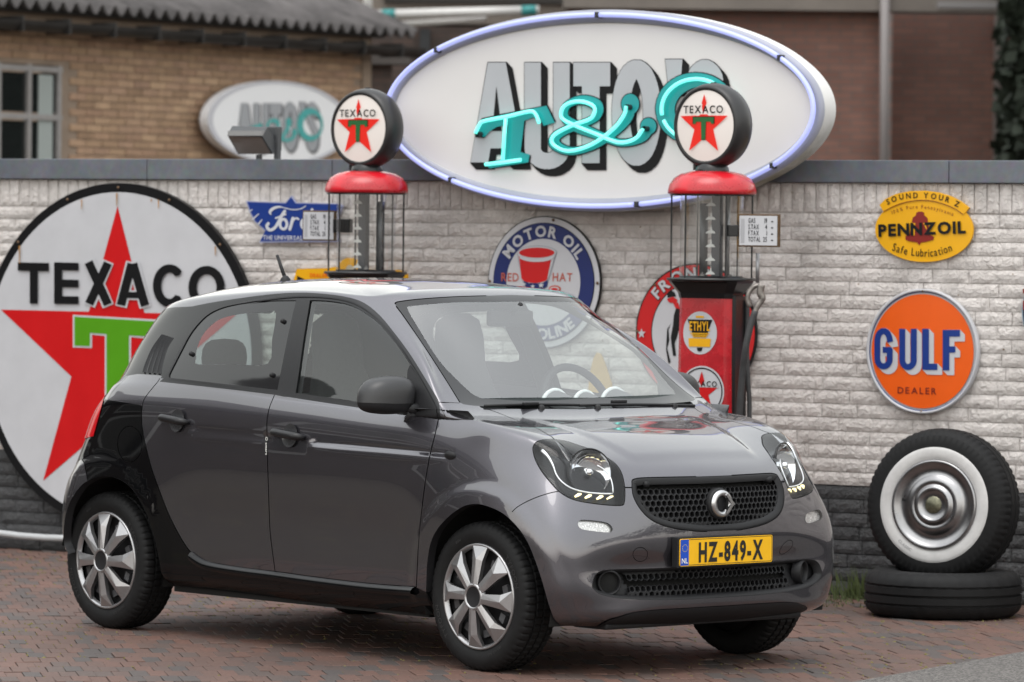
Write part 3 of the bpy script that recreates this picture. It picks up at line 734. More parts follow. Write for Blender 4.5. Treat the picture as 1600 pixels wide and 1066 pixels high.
# ------------------------------------------------------------------ outlines read off the photograph, thrown onto the body
C = {}
C['ws_side'] = px_curve([(718.7,629),(697,594),(664.7,544),(632.4,497),(619,479)])
C['ws_head'] = px_curve([(617.5,475.5),(621.6,472),(654,467.8),(708,464),(760,462.3)])
ws_head_v = C['ws_head'][-1][1]
cowl_uv = px_curve([(725,632),(748.9,634.5),(805,635.2),(850,635)])
cv_ = cowl_uv[-1][1]
WS = C['ws_side'] + C['ws_head'] + [np.array((0., ws_head_v+.02))] + [np.array((0., cv_))] + cowl_uv[::-1]
clear = px_curve([(752,622.5),(738,615.5),(718.7,598),(686.3,563.8),(651.8,509.8),(638,486),(637,482),(643,478.5),(708,473),(755,472.5)])
CLEAR = clear + [np.array((0., clear[-1][1])), np.array((0., clear[0][1]))]
hood_side = px_curve([(751,636.5),(772.6,643),(802,654.7),(837,668.5),(852,676.8),(862,682.7),(866,687)])
HLpx = [(833.5,703.8),(835,695.3),(842,689.4),(853.8,687),(869,687),(887.5,690.3),(907.8,697),(928,704.6),(948.3,715.6),(961.8,725.7),(970.3,739),(974.5,756),(975.7,771),(974.5,785.7),(970.3,789),(955,789),(929.8,786.5),(904.4,782.3),(887.5,776.4),(872.3,766),(858.8,751),(847,735.9),(837.7,719)]
HL = px_curve(HLpx, True, 3)
gr_top = px_curve([(987.7,756),(988,751),(992,748.7),(1003.8,746.9),(1045,745.8),(1088,745)], n=3)
gr_bot = px_curve([(987.7,762),(990,775.7),(998.7,792.6),(1012,807.8),(1029,818),(1054.4,825.5),(1088,829.8),(1105,830.5)], n=3)
def ctr(v): return np.array((0., v))
GRI = gr_top + [ctr(gr_top[-1][1]), ctr(gr_bot[-1][1])] + gr_bot[::-1]
in_top = px_curve([(925,914.6),(928.5,901),(936,893.5),(951,890.2),(985,889),(1020,888),(1057.7,886.5)], n=3)
in_bot = px_curve([(925.5,918.5),(934.4,927),(951,932.5),(976.6,936),(1018.9,937.8),(1069.5,937)], n=3)
INT = in_top + [ctr(in_top[-1][1]), ctr(in_bot[-1][1])] + in_bot[::-1]
lip = px_curve([(940,974),(952,968),(968,963.5),(988,957.5),(1019,953.5),(1075,950)], n=3)
LIP = lip + [ctr(lip[-1][1]), ctr(0.)] + [np.array((lip[0][0], 0.))]
IND = px_curve([(902.7,820),(905,814.5),(912,812.3),(940,815),(952,819),(957,826),(955,831),(945,832),(918,829),(907,826)], True, 3)
FARCH = px_curve([(666,926),(667.6,883),(673,849),(684.6,825.4),(703,805.7),(724,791.5),(745,787.4),(766,792.6),(787,803),(808,823),(824,846.4),(837,878),(847.5,909.5),(856,940),(866,969)])
FARCH = FARCH + [np.array((FARCH[-1][0], 0.)), np.array((FARCH[0][0], 0.))]
RARCHC = px_curve([(107,866),(100,846),(101.4,813),(109,786),(125,761),(141,749.5),(159,744.5),(177,746),(192.6,752.5),(206,763.6),(217,779),(228.6,802),(238,829),(246,860),(252,895)])
RARCH = RARCHC + [np.array((RARCHC[-1][0], 0.)), np.array((RARCHC[0][0], 0.))]
fd_front = px_curve([(685,655),(679.4,681),(672.8,707),(666,744),(659.7,791),(654.4,844),(650.5,918)])
split = px_curve([(429,617),(421,637),(417.6,655),(417,668.7),(418,720),(420,780),(421.5,822),(424,849),(430,893.5)])
rd_rear = px_curve([(250,591),(246.6,596.5),(235.4,610),(226.4,622.4),(222.5,633.6),(221.4,656),(224,679),(229.7,705),(237.6,734),(249,766),(260,795),(271.4,820),(285,844.6),(296,860.4),(307,870),(320.5,878)])
rd_bot = px_curve([(320.5,878),(378,887.5),(430,893.5)])
fd_bot = px_curve([(430,893.5),(499,903),(579,912.6),(650.5,918)])
belt = px_curve([(250,596.5),(260,597.7),(345,607),(429,617),(460,621.5),(557.5,637),(674.6,654.4),(685,656)], n=3)
belt_top = px_curve([(258,591),(350,600.5),(433.5,610),(462,615),(557.5,628),(640,641)], n=3)
dlo = px_curve([(688,650),(685.6,627.6),(674.6,608),(655,576),(638,549.5),(616,520),(594,493.4),(570,474),(545,465),(509,459.5),(462.6,457.5),(418,464),(372.6,473),(339,485),(316,499),(300.5,514.6),(282.5,542),(262,583),(250,596)], n=3)
RGL = px_curve([(462.7,469.6),(457,493),(448,535),(440,575),(433.4,609.3)], n=3)[:-1] + px_curve([(433.4,609.3),(350,600),(265,590.3)], n=3)[:-1] + px_curve([(265,590.3),(264.5,585),(273.5,567),(284.8,545),(297,522.5),(312,503.5),(327.5,490),(350,480),(384,473.2),(422,470.2),(462.7,469.6)], n=3)[:-1]
RCL = px_curve([(430,488),(424,530),(417,568),(360,568.5),(309,569),(305,560),(308,540),(318,520),(335,503),(352,495),(385,489),(415,487.5)], True, 3)
FGL = px_curve([(484.4,469.3),(509,470),(540.5,474.8),(565,485.5),(587,501.5),(611,528),(631,554.5),(641,571)], n=3)[:-1] + px_curve([(641,571),(637,578),(636,641)], n=3, sm=False)[:-1] + px_curve([(636,641),(557.5,627.5),(462,614)], n=3)[:-1] + px_curve([(462,614),(468,575),(475,525),(484.4,469.3)], n=3)[:-1]
TRI = px_curve([(641.5,571),(655,592),(672,619),(681,634),(684,652),(637,646),(637,578)], sm=False)
roof_edge = px_curve([(686,628.5),(674.6,609),(655,577),(638,550),(616,520.5),(594,494),(570,474.5),(545,465.5),(509,459.8),(462.6,457.5),(418,460.5),(372,466.5),(330,473),(300,479)], n=3)
re_ = roof_edge[-1]
ROOF = roof_edge + [np.array((14.6, re_[1]+.15)), np.array((18., re_[1]+.25)), np.array((18., 14.)), ctr(14.), ctr(ws_head_v+.02)] + C['ws_head'][::-1] + C['ws_side'][::-1] + px_curve([(718,630),(702,629)], sm=False)
bmp = px_curve([(800,800),(808,792.6),(824,783.4),(845,774.8),(868.5,768.5),(885,768)], n=3)
hood_front = px_curve([(970,761.5),(975,762),(988,762)], sm=False)
HOOD = hood_side + px_curve([(905,730),(950,765)], sm=False) + hood_front + px_curve([(1003,757)], sm=False) + [ctr(gr_top[-1][1]-.1), ctr(cv_-.06)] + [q+np.array((0, -.06)) for q in cowl_uv[::-1][:-3]]
FEND = fd_front + px_curve([(668,926),(740,900),(800,800)], sm=False) + bmp + px_curve([(900,740)], sm=False) + hood_side[::-1] + px_curve([(735,633),(718.7,630),(702,629.5),(686,629)], sm=False)
RDOOR = rd_rear + rd_bot[1:] + split[::-1]
FDOOR = split + fd_bot[1:] + fd_front[::-1]
FRAME = dlo + belt
PATCH = px_curve([(197,588),(215,584.5),(249,586.6),(253,588),(247,596),(235.4,610),(226.4,622.4),(222.5,633.6),(192.6,629),(164,624),(167.5,613.4),(186,598)], sm=False)
TAIL = px_curve([(166,613),(160,635),(153,660),(147,682)], n=3) + [uv_pt(q) for q in ((-2.80,-.60,.80),(-2.80,-.50,.86),(-2.76,-.50,.99),(-2.68,-.60,1.01))]
rb = px_curve([(128,718),(131.8,724),(134,735),(137,752)], n=3)
RBMP = rb + px_curve([(150,800),(125,880)], sm=False) + [np.array((RARCHC[0][0], 0.)), np.array((18., 0.)), uv_pt((-2.87, 0, .62)), uv_pt((-2.78,-.69,.68))]
sill_hi = [q for q in px_curve([(300,866),(312,875),(330,882.5),(378,890.5),(430,897),(499,906.5),(579,916),(648,921.5)], n=3)]
FLAP = px_curve([(203+24*cos(a)*.8, 694+28*sin(a)) for a in np.linspace(0, 2*pi, 14)[:-1]], True, 3)
SENS = px_curve([(1000.5+11.5*cos(a), 866.5+11*sin(a)) for a in np.linspace(0, 2*pi, 14)[:-1]], True, 2)

GAPW = .0055
gaps = [stroke(c, w) for c, w in ((fd_front, GAPW), (split, GAPW), (rd_rear, GAPW), (rd_bot+fd_bot[1:], .007), (hood_side, GAPW), (bmp, .004), (hood_front, GAPW),
        (C['ws_side'], .005), (C['ws_head'], .007), (rb, .005), (FLAP+FLAP[:1], .004), (px_curve([(686,628.5),(702,629),(718,629.8)], n=3), .004),
        (px_curve([(200,587.5),(190,597),(176,612),(168,626)], n=3), .004))]
sens_gap = stroke(SENS+SENS[:1], .0025)
hl_rim = stroke(HL+HL[:1], .009); gr_rim = stroke(gr_top[::-1]+gr_bot, .006)
seal_line = stroke(px_curve([(683,640),(672,618.5),(655,589),(638,562),(612,524),(588,497),(566,480.5),(542,470.5),(509,465.3),(464,464.3),(418,469),(373,476.5),(340,488),(318,502),(303,518),(286,545),(266,586)], n=3), .006)

# ------------------------------------------------------------------ one constrained triangulation of the half body
polys = [WS, CLEAR, HL, GRI, INT, LIP, IND, FARCH, RARCH, RGL, RCL, FGL, TRI, ROOF, HOOD, FEND, RDOOR, FDOOR, FRAME, PATCH, TAIL, RBMP, hl_rim, gr_rim, seal_line, sens_gap] + gaps
def clean(poly):
    out = []
    for q in poly:
        q = np.array((min(max(q[0], 0), NU-1), min(max(q[1], 0), NV-1)))
        if not out or np.abs(q-out[-1]).max() > 2e-4: out.append(q)
    if np.abs(out[0]-out[-1]).max() < 2e-4: out.pop()
    return np.array(out)
polys = [clean(q) for q in polys]
(WS, CLEAR, HL, GRI, INT, LIP, IND, FARCH, RARCH, RGL, RCL, FGL, TRI, ROOF, HOOD, FEND, RDOOR, FDOOR, FRAME, PATCH, TAIL, RBMP, hl_rim, gr_rim, seal_line, sens_gap) = polys[:26]; gaps = polys[26:]
nu_, nv_ = (NU-1)*11, (NV-1)*8
guu, gvv = np.meshgrid(np.linspace(0, NU-1, nu_+1), np.linspace(0, NV-1, nv_+1))
V2 = [Vector(p) for p in np.stack([guu.reshape(-1), gvv.reshape(-1)], -1)]
E2 = []
for q in polys:
    b = len(V2); V2 += [Vector(p) for p in q]; m = len(q); E2 += [(b+i, b+(i+1) % m) for i in range(m)]
cv, ce, cf, _, _, _ = delaunay_2d_cdt(V2, E2, [], 0, 1e-5)
UV = np.array([tuple(v) for v in cv]); TR = np.array([tuple(f) for f in cf])
CP, CN = surf_n(UV[:, 0], UV[:, 1])
CEN = UV[TR].mean(1)
def inside(poly, pts):
    r = np.zeros(len(pts), bool); x, y = pts[:, 0], pts[:, 1]; m = len(poly)
    lo, hi = poly.min(0), poly.max(0); sel = np.where((x >= lo[0]) & (x <= hi[0]) & (y >= lo[1]) & (y <= hi[1]))[0]
    if not len(sel): return r
    xs, ys = x[sel], y[sel]; rr = np.zeros(len(sel), bool)
    for i in range(m):
        (x1, y1), (x2, y2) = poly[i], poly[i-1]
        if y1 == y2: continue
        c = ((y1 > ys) != (y2 > ys)) & (xs < (x2-x1)*(ys-y1)/(y2-y1)+x1); rr ^= c
    r[sel] = rr; return r
REG = np.full(len(TR), -1)
IDN = []
def claim(name, mask):
    k = len(IDN); IDN.append(name); REG[(REG < 0) & mask] = k
I_ = lambda p: inside(p, CEN)
PCz = CP[TR].mean(1)
claim('arch', I_(FARCH) | I_(RARCH) | ((PCz[:, 0] < -2.6) & (PCz[:, 2] < .335)))
claim('lamp_rim', I_(hl_rim) & ~I_(HL)); claim('headlight', I_(HL))
claim('grille', I_(GRI)); claim('gap', I_(gr_rim)); claim('intake', I_(INT)); claim('lip', I_(LIP) & (CEN[:, 1] < 1.6)); claim('indicator', I_(IND)); claim('gap', I_(sens_gap))
claim('ws_clear', I_(CLEAR)); claim('gap', np.any([I_(gaps[7]), I_(gaps[8])], 0)); claim('ws_frit', I_(WS))
claim('rear_glass_clear', I_(RCL)); claim('rear_glass', I_(RGL)); claim('front_glass', I_(FGL))
claim('mirror_base', I_(TRI)); claim('seal', I_(seal_line)); claim('frame', I_(FRAME))
claim('gap', np.any([I_(g) for g in gaps], 0))
claim('hood', I_(HOOD)); claim('fender', I_(FEND)); claim('rear_door', I_(RDOOR)); claim('front_door', I_(FDOOR))
claim('patch', I_(PATCH)); claim('taillight', I_(TAIL)); claim('rear_bumper', I_(RBMP)); claim('roof', I_(ROOF))
PC0 = CP[TR].mean(1)
claim('roof', (CEN[:, 0] < 8.5) & (CEN[:, 1] > 8.9) & (PC0[:, 1] > .60))
claim('fender', (CEN[:, 0] < 8.5) & (CEN[:, 1] > 8.0) & (PC0[:, 1] > .60))
claim('cowl', (CEN[:, 0] < 6.5) & (CEN[:, 1] > 8.4)); claim('bumper', (CEN[:, 0] < 5.6) & (CEN[:, 1] < 8.4))
# rear window and tailgate at the back
PC = CP[TR].mean(1)
claim('rear_window', (PC[:, 0] < -2.45) & (PC[:, 2] > 1.09) & (PC[:, 2] < 1.40) & (PC[:, 1] < .46+.0*PC[:, 1]))
claim('tailgate', (PC[:, 0] < -2.72) & (PC[:, 2] > .60) & (PC[:, 2] <= 1.09) & (PC[:, 1] < .58))
claim('black', np.ones(len(TR), bool))
def region(names, sides=(1, -1), off=0.0, flip=False):
    """mesh data of the triangles of some regions; sides: +1 left, -1 right"""
    ids = [i for i, n in enumerate(IDN) if n in names]; T = TR[np.isin(REG, ids)]
    used = np.unique(T); rm = np.full(len(UV), -1); rm[used] = np.arange(len(used)); T = rm[T]
    P = CP[used] + CN[used]*off; N = CN[used].copy()
    # orient
    fn = np.cross(P[T[:, 1]]-P[T[:, 0]], P[T[:, 2]]-P[T[:, 0]]); bad = (fn*N[T[:, 0]]).sum(1) < 0
    T = T.copy(); T[bad] = T[bad][:, ::-1]
    Vs, Fs, Ns = [], [], []; base = 0
    for s in sides:
        P2 = P.copy(); P2[:, 1] *= s; N2 = N.copy(); N2[:, 1] *= s
        F2 = T if s > 0 else T[:, ::-1]
        if flip: F2 = F2[:, ::-1]; N2 = -N2
        Vs.append(P2); Fs.append(F2+base); Ns.append(N2); base += len(P2)
    return np.concatenate(Vs), np.concatenate(Fs), np.concatenate(Ns)
def region_obj(name, names, m, parent=car, sides=(1, -1), off=0.0, flip=False, normals=True):
    V, F, N = region(names, sides, off, flip)
    if not len(F): print('EMPTY REGION', name); return None
    me = mesh_from(name, V, F, True)
    if normals: me.normals_split_custom_set_from_vertices([tuple(n) for n in N])
    return link_mesh(name, me, m, parent)
def loop_wall(name, uvpoly, d0, d1, m, parent=car, sides=(1, -1), closed=True, shrink=0.0):
    """strip of wall going inward from an outline on the body"""
    V, F = [], []
    P, N = surf_n(np.array([q[0] for q in uvpoly]), np.array([q[1] for q in uvpoly])); n = len(P); cen = P.mean(0)
    for s in sides:
        b = len(V)
        for p, nn in zip(P, N):
            k = np.array([1, s, 1.]); V.append((p+nn*d0)*k); q = p+nn*d1; q = q+(cen-q)*shrink*0; V.append(q*k)
        for i in range(n if closed else n-1):
            j = (i+1) % n; F.append((b+2*i, b+2*j, b+2*j+1, b+2*i+1))
    o = pyobj(name, V, F, m, parent, True); return o
# painted shell
region_obj('bonnet', ['hood'], M_PAINT); region_obj('roof_panel', ['roof'], M_PAINT); region_obj('front_bumper', ['bumper'], M_PAINT)
region_obj('rear_bumper', ['rear_bumper'], M_PAINT); region_obj('safety_shell', ['black'], M_BLACK); region_obj('tailgate', ['tailgate'], M_PAINT)
region_obj('shut_line', ['gap'], M_GAP, off=-.007); region_obj('cowl_panel', ['cowl'], M_PLAST, off=-.012); region_obj('bumper_lip', ['lip'], M_PLAST, off=.004)
ws = region_obj('windscreen', ['ws_clear'], M_WS); region_obj('glass_border', ['ws_frit'], M_FRIT, ws)
region_obj('rear_window', ['rear_window'], M_GLD)
DOORS = {}
for s in (-1, 1):
    region_obj('front_fender', ['fender'], M_PAINT, sides=(s,)); region_obj('rear_quarter_panel', ['patch'], M_PAINT, sides=(s,))
    fd = region_obj('front_door', ['front_door'], M_PAINT, sides=(s,)); rd = region_obj('rear_door', ['rear_door'], M_PAINT, sides=(s,)); DOORS[s] = (fd, rd)
    region_obj('window_glass', ['front_glass'], M_GL, fd, (s,), -.006); region_obj('mirror_base', ['mirror_base'], M_PLAST, fd, (s,), .002)
    rg = region_obj('window_glass', ['rear_glass_clear'], M_GLD, rd, (s,), -.004); region_obj('glass_border', ['rear_glass'], M_FRIT, rd, (s,), -.004)
    region_obj('window_frame', ['frame'], M_TRIM, fd, (s,)); region_obj('window_seal', ['seal'], M_PLAST, fd, (s,), .004)
    region_obj('tail_light', ['taillight'], M_RED, sides=(s,), off=.004)
region_obj('inner_lining', ['roof', 'black', 'front_door', 'rear_door', 'frame', 'fender', 'patch', 'mirror_base', 'tailgate', 'rear_bumper', 'seal'], M_CABIN2, off=-.035, flip=True)
# ------------------------------------------------------------------ arch lips and wheel wells
for s in (-1, 1):
    loop_wall('arch_lip', FARCH[:-2], .001, -.035, M_PLAST, sides=(s,), closed=False)
    loop_wall('arch_lip', RARCH[:-2], .001, -.035, M_PLAST, sides=(s,), closed=False)
def wheel_well(cx, s, R=.375, a0=-.25, a1=pi+.25):
    mb = MB(); n = 24; V = []; F = []
    for i in range(n+1):
        a = a0 + (a1-a0)*i/n
        for y in (.77, .50): V.append((cx+R*cos(a), s*y, .30+R*sin(a)))
    for i in range(n): F.append((2*i, 2*i+2, 2*i+3, 2*i+1))
    F.append(tuple(2*i+1 for i in range(n+1)))
    mb.add(V, F); return mb.build('wheel_well', M_GAP, car)
for s in (-1, 1):
    wheel_well(.03, s, .385); wheel_well(-2.455, s, .375, -.25, pi-.12)
# underside and sill
mb = MB(); mb.box(-2.75, -2.05, -.66, .66, .24, .30); mb.box(-2.1, -.40, -.70, .70, .185, .25); mb.box(-.42, .46, -.52, .52, .20, .27)
mb.build('underbody', M_GAP, car)
mb = MB(); mb.box(.30, .50, -.55, .55, .188, .215); mb.build('under_tray', M_PLAST, car, bevel=.01)

# ------------------------------------------------------------------ wheels
TW = .185
def tyre_mesh(R=.302, rim=.212, w=TW):
    n = 240; V = []; F = []
    h = w/2
    prof = [(rim-.006, h*.74), (rim, h*.86), (rim+.014, h*.95), (rim+.035, h*1.02), (R-.034, h*1.0), (R-.020, h*.93), (R-.010, h*.86), (R-.004, h*.76), (R, h*.56), (R, h*.50), (R-.008, h*.48), (R-.008, h*.38), (R, h*.36), (R, h*.06), (R-.008, h*.04)]
    prof = prof + [(r, -x) for r, x in prof[::-1]]
    m = len(prof)
    for k in range(n):
        a = 2*pi*k/n
        for i, (r, y) in enumerate(prof):
            g = 0
            ii = i if i < m//2 else m-1-i
            kk = k + (0 if i < m//2 else 2)
            if 5 <= ii <= 9 and kk % 4 == 0: g = .005 if ii > 5 else .002
            if 12 <= ii <= 13 and (k+1) % 4 == 0: g = .006
            r2 = r-g
            V.append((r2*cos(a), y, r2*sin(a)))
    for k in range(n):
        for i in range(m-1):
            F.append((k*m+i, ((k+1) % n)*m+i, ((k+1) % n)*m+i+1, k*m+i+1))
    return V, F
tyV, tyF = tyre_mesh(); TYRE_ME = mesh_from('tyre', tyV, [q[::-1] for q in tyF], True); TYRE_ME.set_sharp_from_angle(angle=radians(28))
# lettering raised on the sidewall
def tyre_text():
    out = []
    for s, mid, h, R in (('TYFOON', radians(28), .020, .238), ('TYFOON', radians(208), .020, .238), ('185/60 R15', radians(-62), .012, .236), ('88H', radians(118), .011, .240)):
        v, f = text_arc_layout(s, h, R, mid, .01, 1.15, .12)
        out.append(mesh_from('sidewall_lettering', [(p[0], -TW/2*1.02-.0012, p[1]) for p in v], f))
    return out
TXT_ME = tyre_text(); M_RUB2 = mat('moulded rubber lettering', (.022, .022, .023), .45)
def hubcap(parent):
    """outboard face towards -Y"""
    y0 = -TW/2*.90
    mb = MB(); mb.lathe([(.196, y0+.012), (.205, y0-.004), (.212, y0-.006), (.2155, y0+.002), (.212, y0+.012)], 72, axis='Y')
    o = mb.build('rim_ring', M_SILVER, parent, True)
    mb = MB(); mb.lathe([(.001, y0+.05), (.10, y0+.045), (.206, y0+.03)], 48, axis='Y'); mb.build('back_dish', M_PLAST, parent, True)
    for k in range(8):       # dark louvre blocks seen between the spokes
        a = 2*pi*(k+.5)/8+radians(84); c, s_ = cos(a), sin(a)
        pts = [(.135, -.024), (.165, -.026), (.165, .012), (.135, .010)]
        b = []; mb = MB()
        for yy in (y0+.012, y0+.05):
            for r, t in pts: b.append((r*c-t*s_, yy, r*s_+t*c))
        mb.add(b, [(0,1,2,3),(4,7,6,5),(0,4,5,1),(1,5,6,2),(2,6,7,3),(3,7,4,0)])
        mb.build('louvre', mat('dark cap grey', (.05, .05, .054), .4), parent)
    for k in range(8):
        a = 2*pi*k/8+radians(84); c, s_ = cos(a), sin(a)
        # spoke outline: (radius, tangential, y)
        A = [(.046, -.019, y0-.030), (.046, .019, y0-.030), (.150, .033, y0-.020), (.204, .058, y0-.002), (.2085, -.032, y0-.002), (.150, -.024, y0-.018)]
        top = [(r*c-t*s_, y, r*s_+t*c) for r, t, y in A]
        # lifted ridge
        rid = [(r*c-t*s_, y, r*s_+t*c) for r, t, y in ((.05, 0., y0-.034), (.155, .004, y0-.029))]
        bot = [(r*c-t*s_*.8, y+.022, r*s_+t*c*.8) for r, t, y in A]
        V = top + rid + bot
        F = [(0, 6, 1), (1, 6, 7, 2), (0, 5, 7, 6), (2, 7, 3), (3, 7, 4), (4, 7, 5)]
        for i in range(6):
            j = (i+1) % 6; F.append((i, j, 8+j, 8+i))
        mb = MB(); mb.add(V, F); mb.build('spoke', M_SILVER, parent)
    mb = MB(); mb.lathe([(.058, y0-.012), (.054, y0-.032), (.046, y0-.035), (.042, y0-.030)], 32, axis='Y'); mb.build('cap_ring', M_SILVER, parent, True)
    mb = MB(); mb.lathe([(.043, y0-.030), (.036, y0-.028), (.001, y0-.026)], 32, axis='Y'); mb.build('centre_cap', M_PLAST, parent, True)
WH = []
for cx, s, st in ((0, -1, 0), (-WB, -1, 0), (0, 1, 0), (-WB, 1, 0)):
    w = empty('wheel', (cx, s*(.775-TW/2*.9) if cx else s*(.785-TW/2*.9), .300), 0 if s < 0 else pi, car)
    link_mesh('tyre', TYRE_ME, M_RUB, w); WH.append(w)
    if s < 0:
        for tm in TXT_ME: link_mesh('sidewall_lettering', tm, M_RUB2, w)
    if s < 0:
        h = empty('hubcap', (0, 0, 0), 0, w); hubcap(h); h.rotation_euler = (0, radians(-6 if cx else 0), 0)
    else:
        mb = MB(); mb.lathe([(.001, -.07), (.12, -.075), (.212, -.06), (.212, .06), (.12, .02), (.001, .02)], 40, axis='Y'); mb.build('rim', M_PLAST, w, True)

# ------------------------------------------------------------------ headlights
CBVH2 = BVHTree.FromPolygons(_vf + [Vector((v.x, -v.y, v.z)) for v in _vf], _tf + [(a+len(_vf), b+len(_vf), c+len(_vf)) for a, b, c in _tf])
def px_in(px, py, d):
    """point d metres behind the body surface along the sight line"""
    o, dr = car_ray(px, py); dr = dr.normalized(); h = CBVH2.ray_cast(o, dr); return h[0]+dr*d
M_BUCKET = mat('lamp housing black', (.006, .006, .007), .22, spec=.3)
M_DRL = mat('lit daytime lamp', (.8, .75, .5), .2, emis=(1, .86, .42), es=.9)
M_REFL = mat('reflector', (.85, .86, .88), .06, 1.0)
def mir(p, s): return (p[0], p[1]*(1 if s < 0 else -1), p[2])
for s in (-1, 1):
    hl = empty('headlight', (0, 0, 0), 0, car)
    region_obj('lamp_lens', ['headlight'], M_LENS, hl, (s,), .001); region_obj('lamp_rim', ['lamp_rim'], M_GAP, hl, (s,), -.003)
    # housing: bowl following the lens, deeper toward the middle
    loop_wall('lamp_wall', HL, -.002, -.05, M_BUCKET, hl, (s,))
    region_obj('lamp_housing', ['headlight'], M_BUCKET, hl, (s,), -.05)
    c = px_in(921, 738, .035); ax = Vector((.93, -.33, .12)).normalized(); q = ax.to_track_quat('Z', 'Y')
    for nm, prof, m in (('reflector_bowl', [(.002, -.045), (.03, -.043), (.060, -.032), (.080, -.012), (.090, .004)], M_REFL),
                        ('reflector_ring', [(.090, .002), (.093, .006), (.097, .003), (.095, -.006)], M_BUCKET),
                        ('bulb_cap', [(.001, .012), (.012, .010), (.018, -.006), (.018, -.04)], M_CHROME)):
        mb = MB(); mb.lathe(prof, 40); mb.v = [mir(c + q @ Vector(p), s) for p in mb.v]; mb.build(nm, m, hl, True)
    st = smooth_poly([(847,704),(856,713),(864,727),(869,741),(878,753),(893,763),(915,769),(940,771.5),(957,771.5)], n=4)
    mb = MB(); mb.tube([mir(px_in(a, b, .018), s) for a, b in st], [.0075-.0045*min(1, i/10) for i in range(len(st))], 8); mb.build('light_guide', mat('white light guide', (.85, .86, .88), .12, .3, 1), hl, True)
    st = smooth_poly([(933,727),(944,734),(953,745),(957,758),(958,770)], n=3)
    mb = MB(); mb.tube([mir(px_in(a, b, .018), s) for a, b in st], .0026, 8); mb.build('light_guide', MATS['white light guide'], hl, True)
    for k, (a, b, r) in enumerate(((903, 774, .011), (919, 776, .011), (937, 777.5, .011), (953, 777.5, .008))):
        p0, p1 = px_in(a-5, b+2.5, .03), px_in(a+5, b-2.0, .026)
        mb = MB(); mb.tube([mir(p0, s), mir((p0+p1)/2+Vector((.004, 0, .003)), s), mir(p1, s)], [r*.35, r*.6, r*.3], 8); mb.build('daytime_lamp', M_DRL, hl, True)
    region_obj('side_indicator', ['indicator'], M_LENS, car, (s,), .002); region_obj('indicator_housing', ['indicator'], mat('indicator reflector', (.62, .60, .58), .25, .7, build=var_build(160, .35, .1)), car, (s,), -.012)
    loop_wall('indicator_wall', IND, .001, -.013, M_GAP, car, (s,))

# ------------------------------------------------------------------ grille and lower intake
def front_pt(y, z, d=0.0):
    h = CBVH.ray_cast(Vector((2, -abs(y), z)), Vector((-1, 0, 0)))
    if h[0] is None: return None
    p = h[0]; return Vector((p.x+d, y, p.z))
def to_yz(uvpoly):
    P, _ = surf_n(np.array([q[0] for q in uvpoly]), np.array([q[1] for q in uvpoly])); return np.stack([P[:, 1], P[:, 2]], -1)
def hex_mesh(name, poly_yz, pitch, depth, m, parent, margin, bowl=0.0, taper=None):
    """plate of six-sided holes following the front, with recessed walls"""
    full = np.concatenate([poly_yz, (poly_yz*np.array([-1, 1]))[::-1]]); cen = full.mean(0)
    edge_pts = full[np.abs(full[:, 0]) > .02]; edge_pts = np.concatenate([edge_pts]+[np.stack([edge_pts[:-1, 0]*(1-t)+edge_pts[1:, 0]*t, edge_pts[:-1, 1]*(1-t)+edge_pts[1:, 1]*t], -1) for t in (.33, .66)]) if False else edge_pts
    V = []; F = []; Rh = pitch/sqrt(3); y0, z0 = full.min(0); y1, z1 = full.max(0)
    dz = pitch*sqrt(3)/2; j = 0; z = z0
    pad = np.array([[(a[0]-cen[0]), (a[1]-cen[1])] for a in full])
    while z < z1:
        y = y0 + (pitch/2 if j % 2 else 0)
        while y < y1:
            p = np.array([[y, z]])
            if inside(full, p)[0]:
                # distance to outline
                dd = np.min(np.hypot(edge_pts[:, 0]-y, edge_pts[:, 1]-z))
                seg = 1.0
                if dd > margin*.5:
                    hole = .80 if dd > margin*1.6 else .80*max(.35, (dd-margin*.5)/(margin*1.1))
                    b = len(V); ok = True
                    for rr, dp in ((1.0, -depth), (hole, -depth-.001), (hole*.9, -depth-.022)):
                        for k in range(6):
                            a = pi/6+pi/3*k; q = front_pt(y+Rh*rr*cos(a), z+Rh*rr*sin(a), dp)
                            if q is None: ok = False; q = Vector((0, y, z))
                            V.append(q)
                    if ok:
                        for k in range(6):
                            l = (k+1) % 6; F += [(b+k, b+l, b+6+l, b+6+k), (b+6+k, b+6+l, b+12+l, b+12+k)]
                    else: V = V[:b]
            y += pitch
        z += dz; j += 1
    return pyobj(name, V, F, m, parent)
def plate_part(name, uvpoly, scale, d, m, parent):
    region_obj(name, [uvpoly], m, parent, off=d)
GRy, INy = to_yz(GRI), to_yz(INT)
gr = empty('grille', (0, 0, 0), 0, car)
loop_wall('grille_wall', np.array([ctr(gr_top[-1][1])]+gr_top[::-1]+gr_bot+[ctr(gr_bot[-1][1])]), .001, -.032, M_PLAST, gr, closed=False)
def frame_band(name, curve, w, d0, d1, m, parent):
    """black surround running just inside an outline"""
    P, N = surf_n(np.array([q[0] for q in curve]), np.array([q[1] for q in curve])); n = len(P); cz = np.array([P[:, 0].mean(), 0, P[:, 2].mean()]); V = []; F = []
    for s in (1, -1):
        b = len(V)
        for i, (p, nn) in enumerate(zip(P, N)):
            t = P[min(i+1, n-1)]-P[max(i-1, 0)]; sd = np.cross(nn, t); sd /= max(1e-9, np.linalg.norm(sd))
            if np.dot(sd, cz-p) < 0: sd = -sd
            for k, (ww, dd) in enumerate(((0, -.001), (w*.35, d0), (w, d1))):
                q = p+sd*ww+nn*dd
                if q[1] < 0: q[1] = 0
                V.append(q*np.array([1, s, 1.]))
        for i in range(n-1):
            for k in range(2): F.append((b+3*i+k, b+3*i+3+k, b+3*i+4+k, b+3*i+1+k))
    return pyobj(name, V, F, m, parent, True)
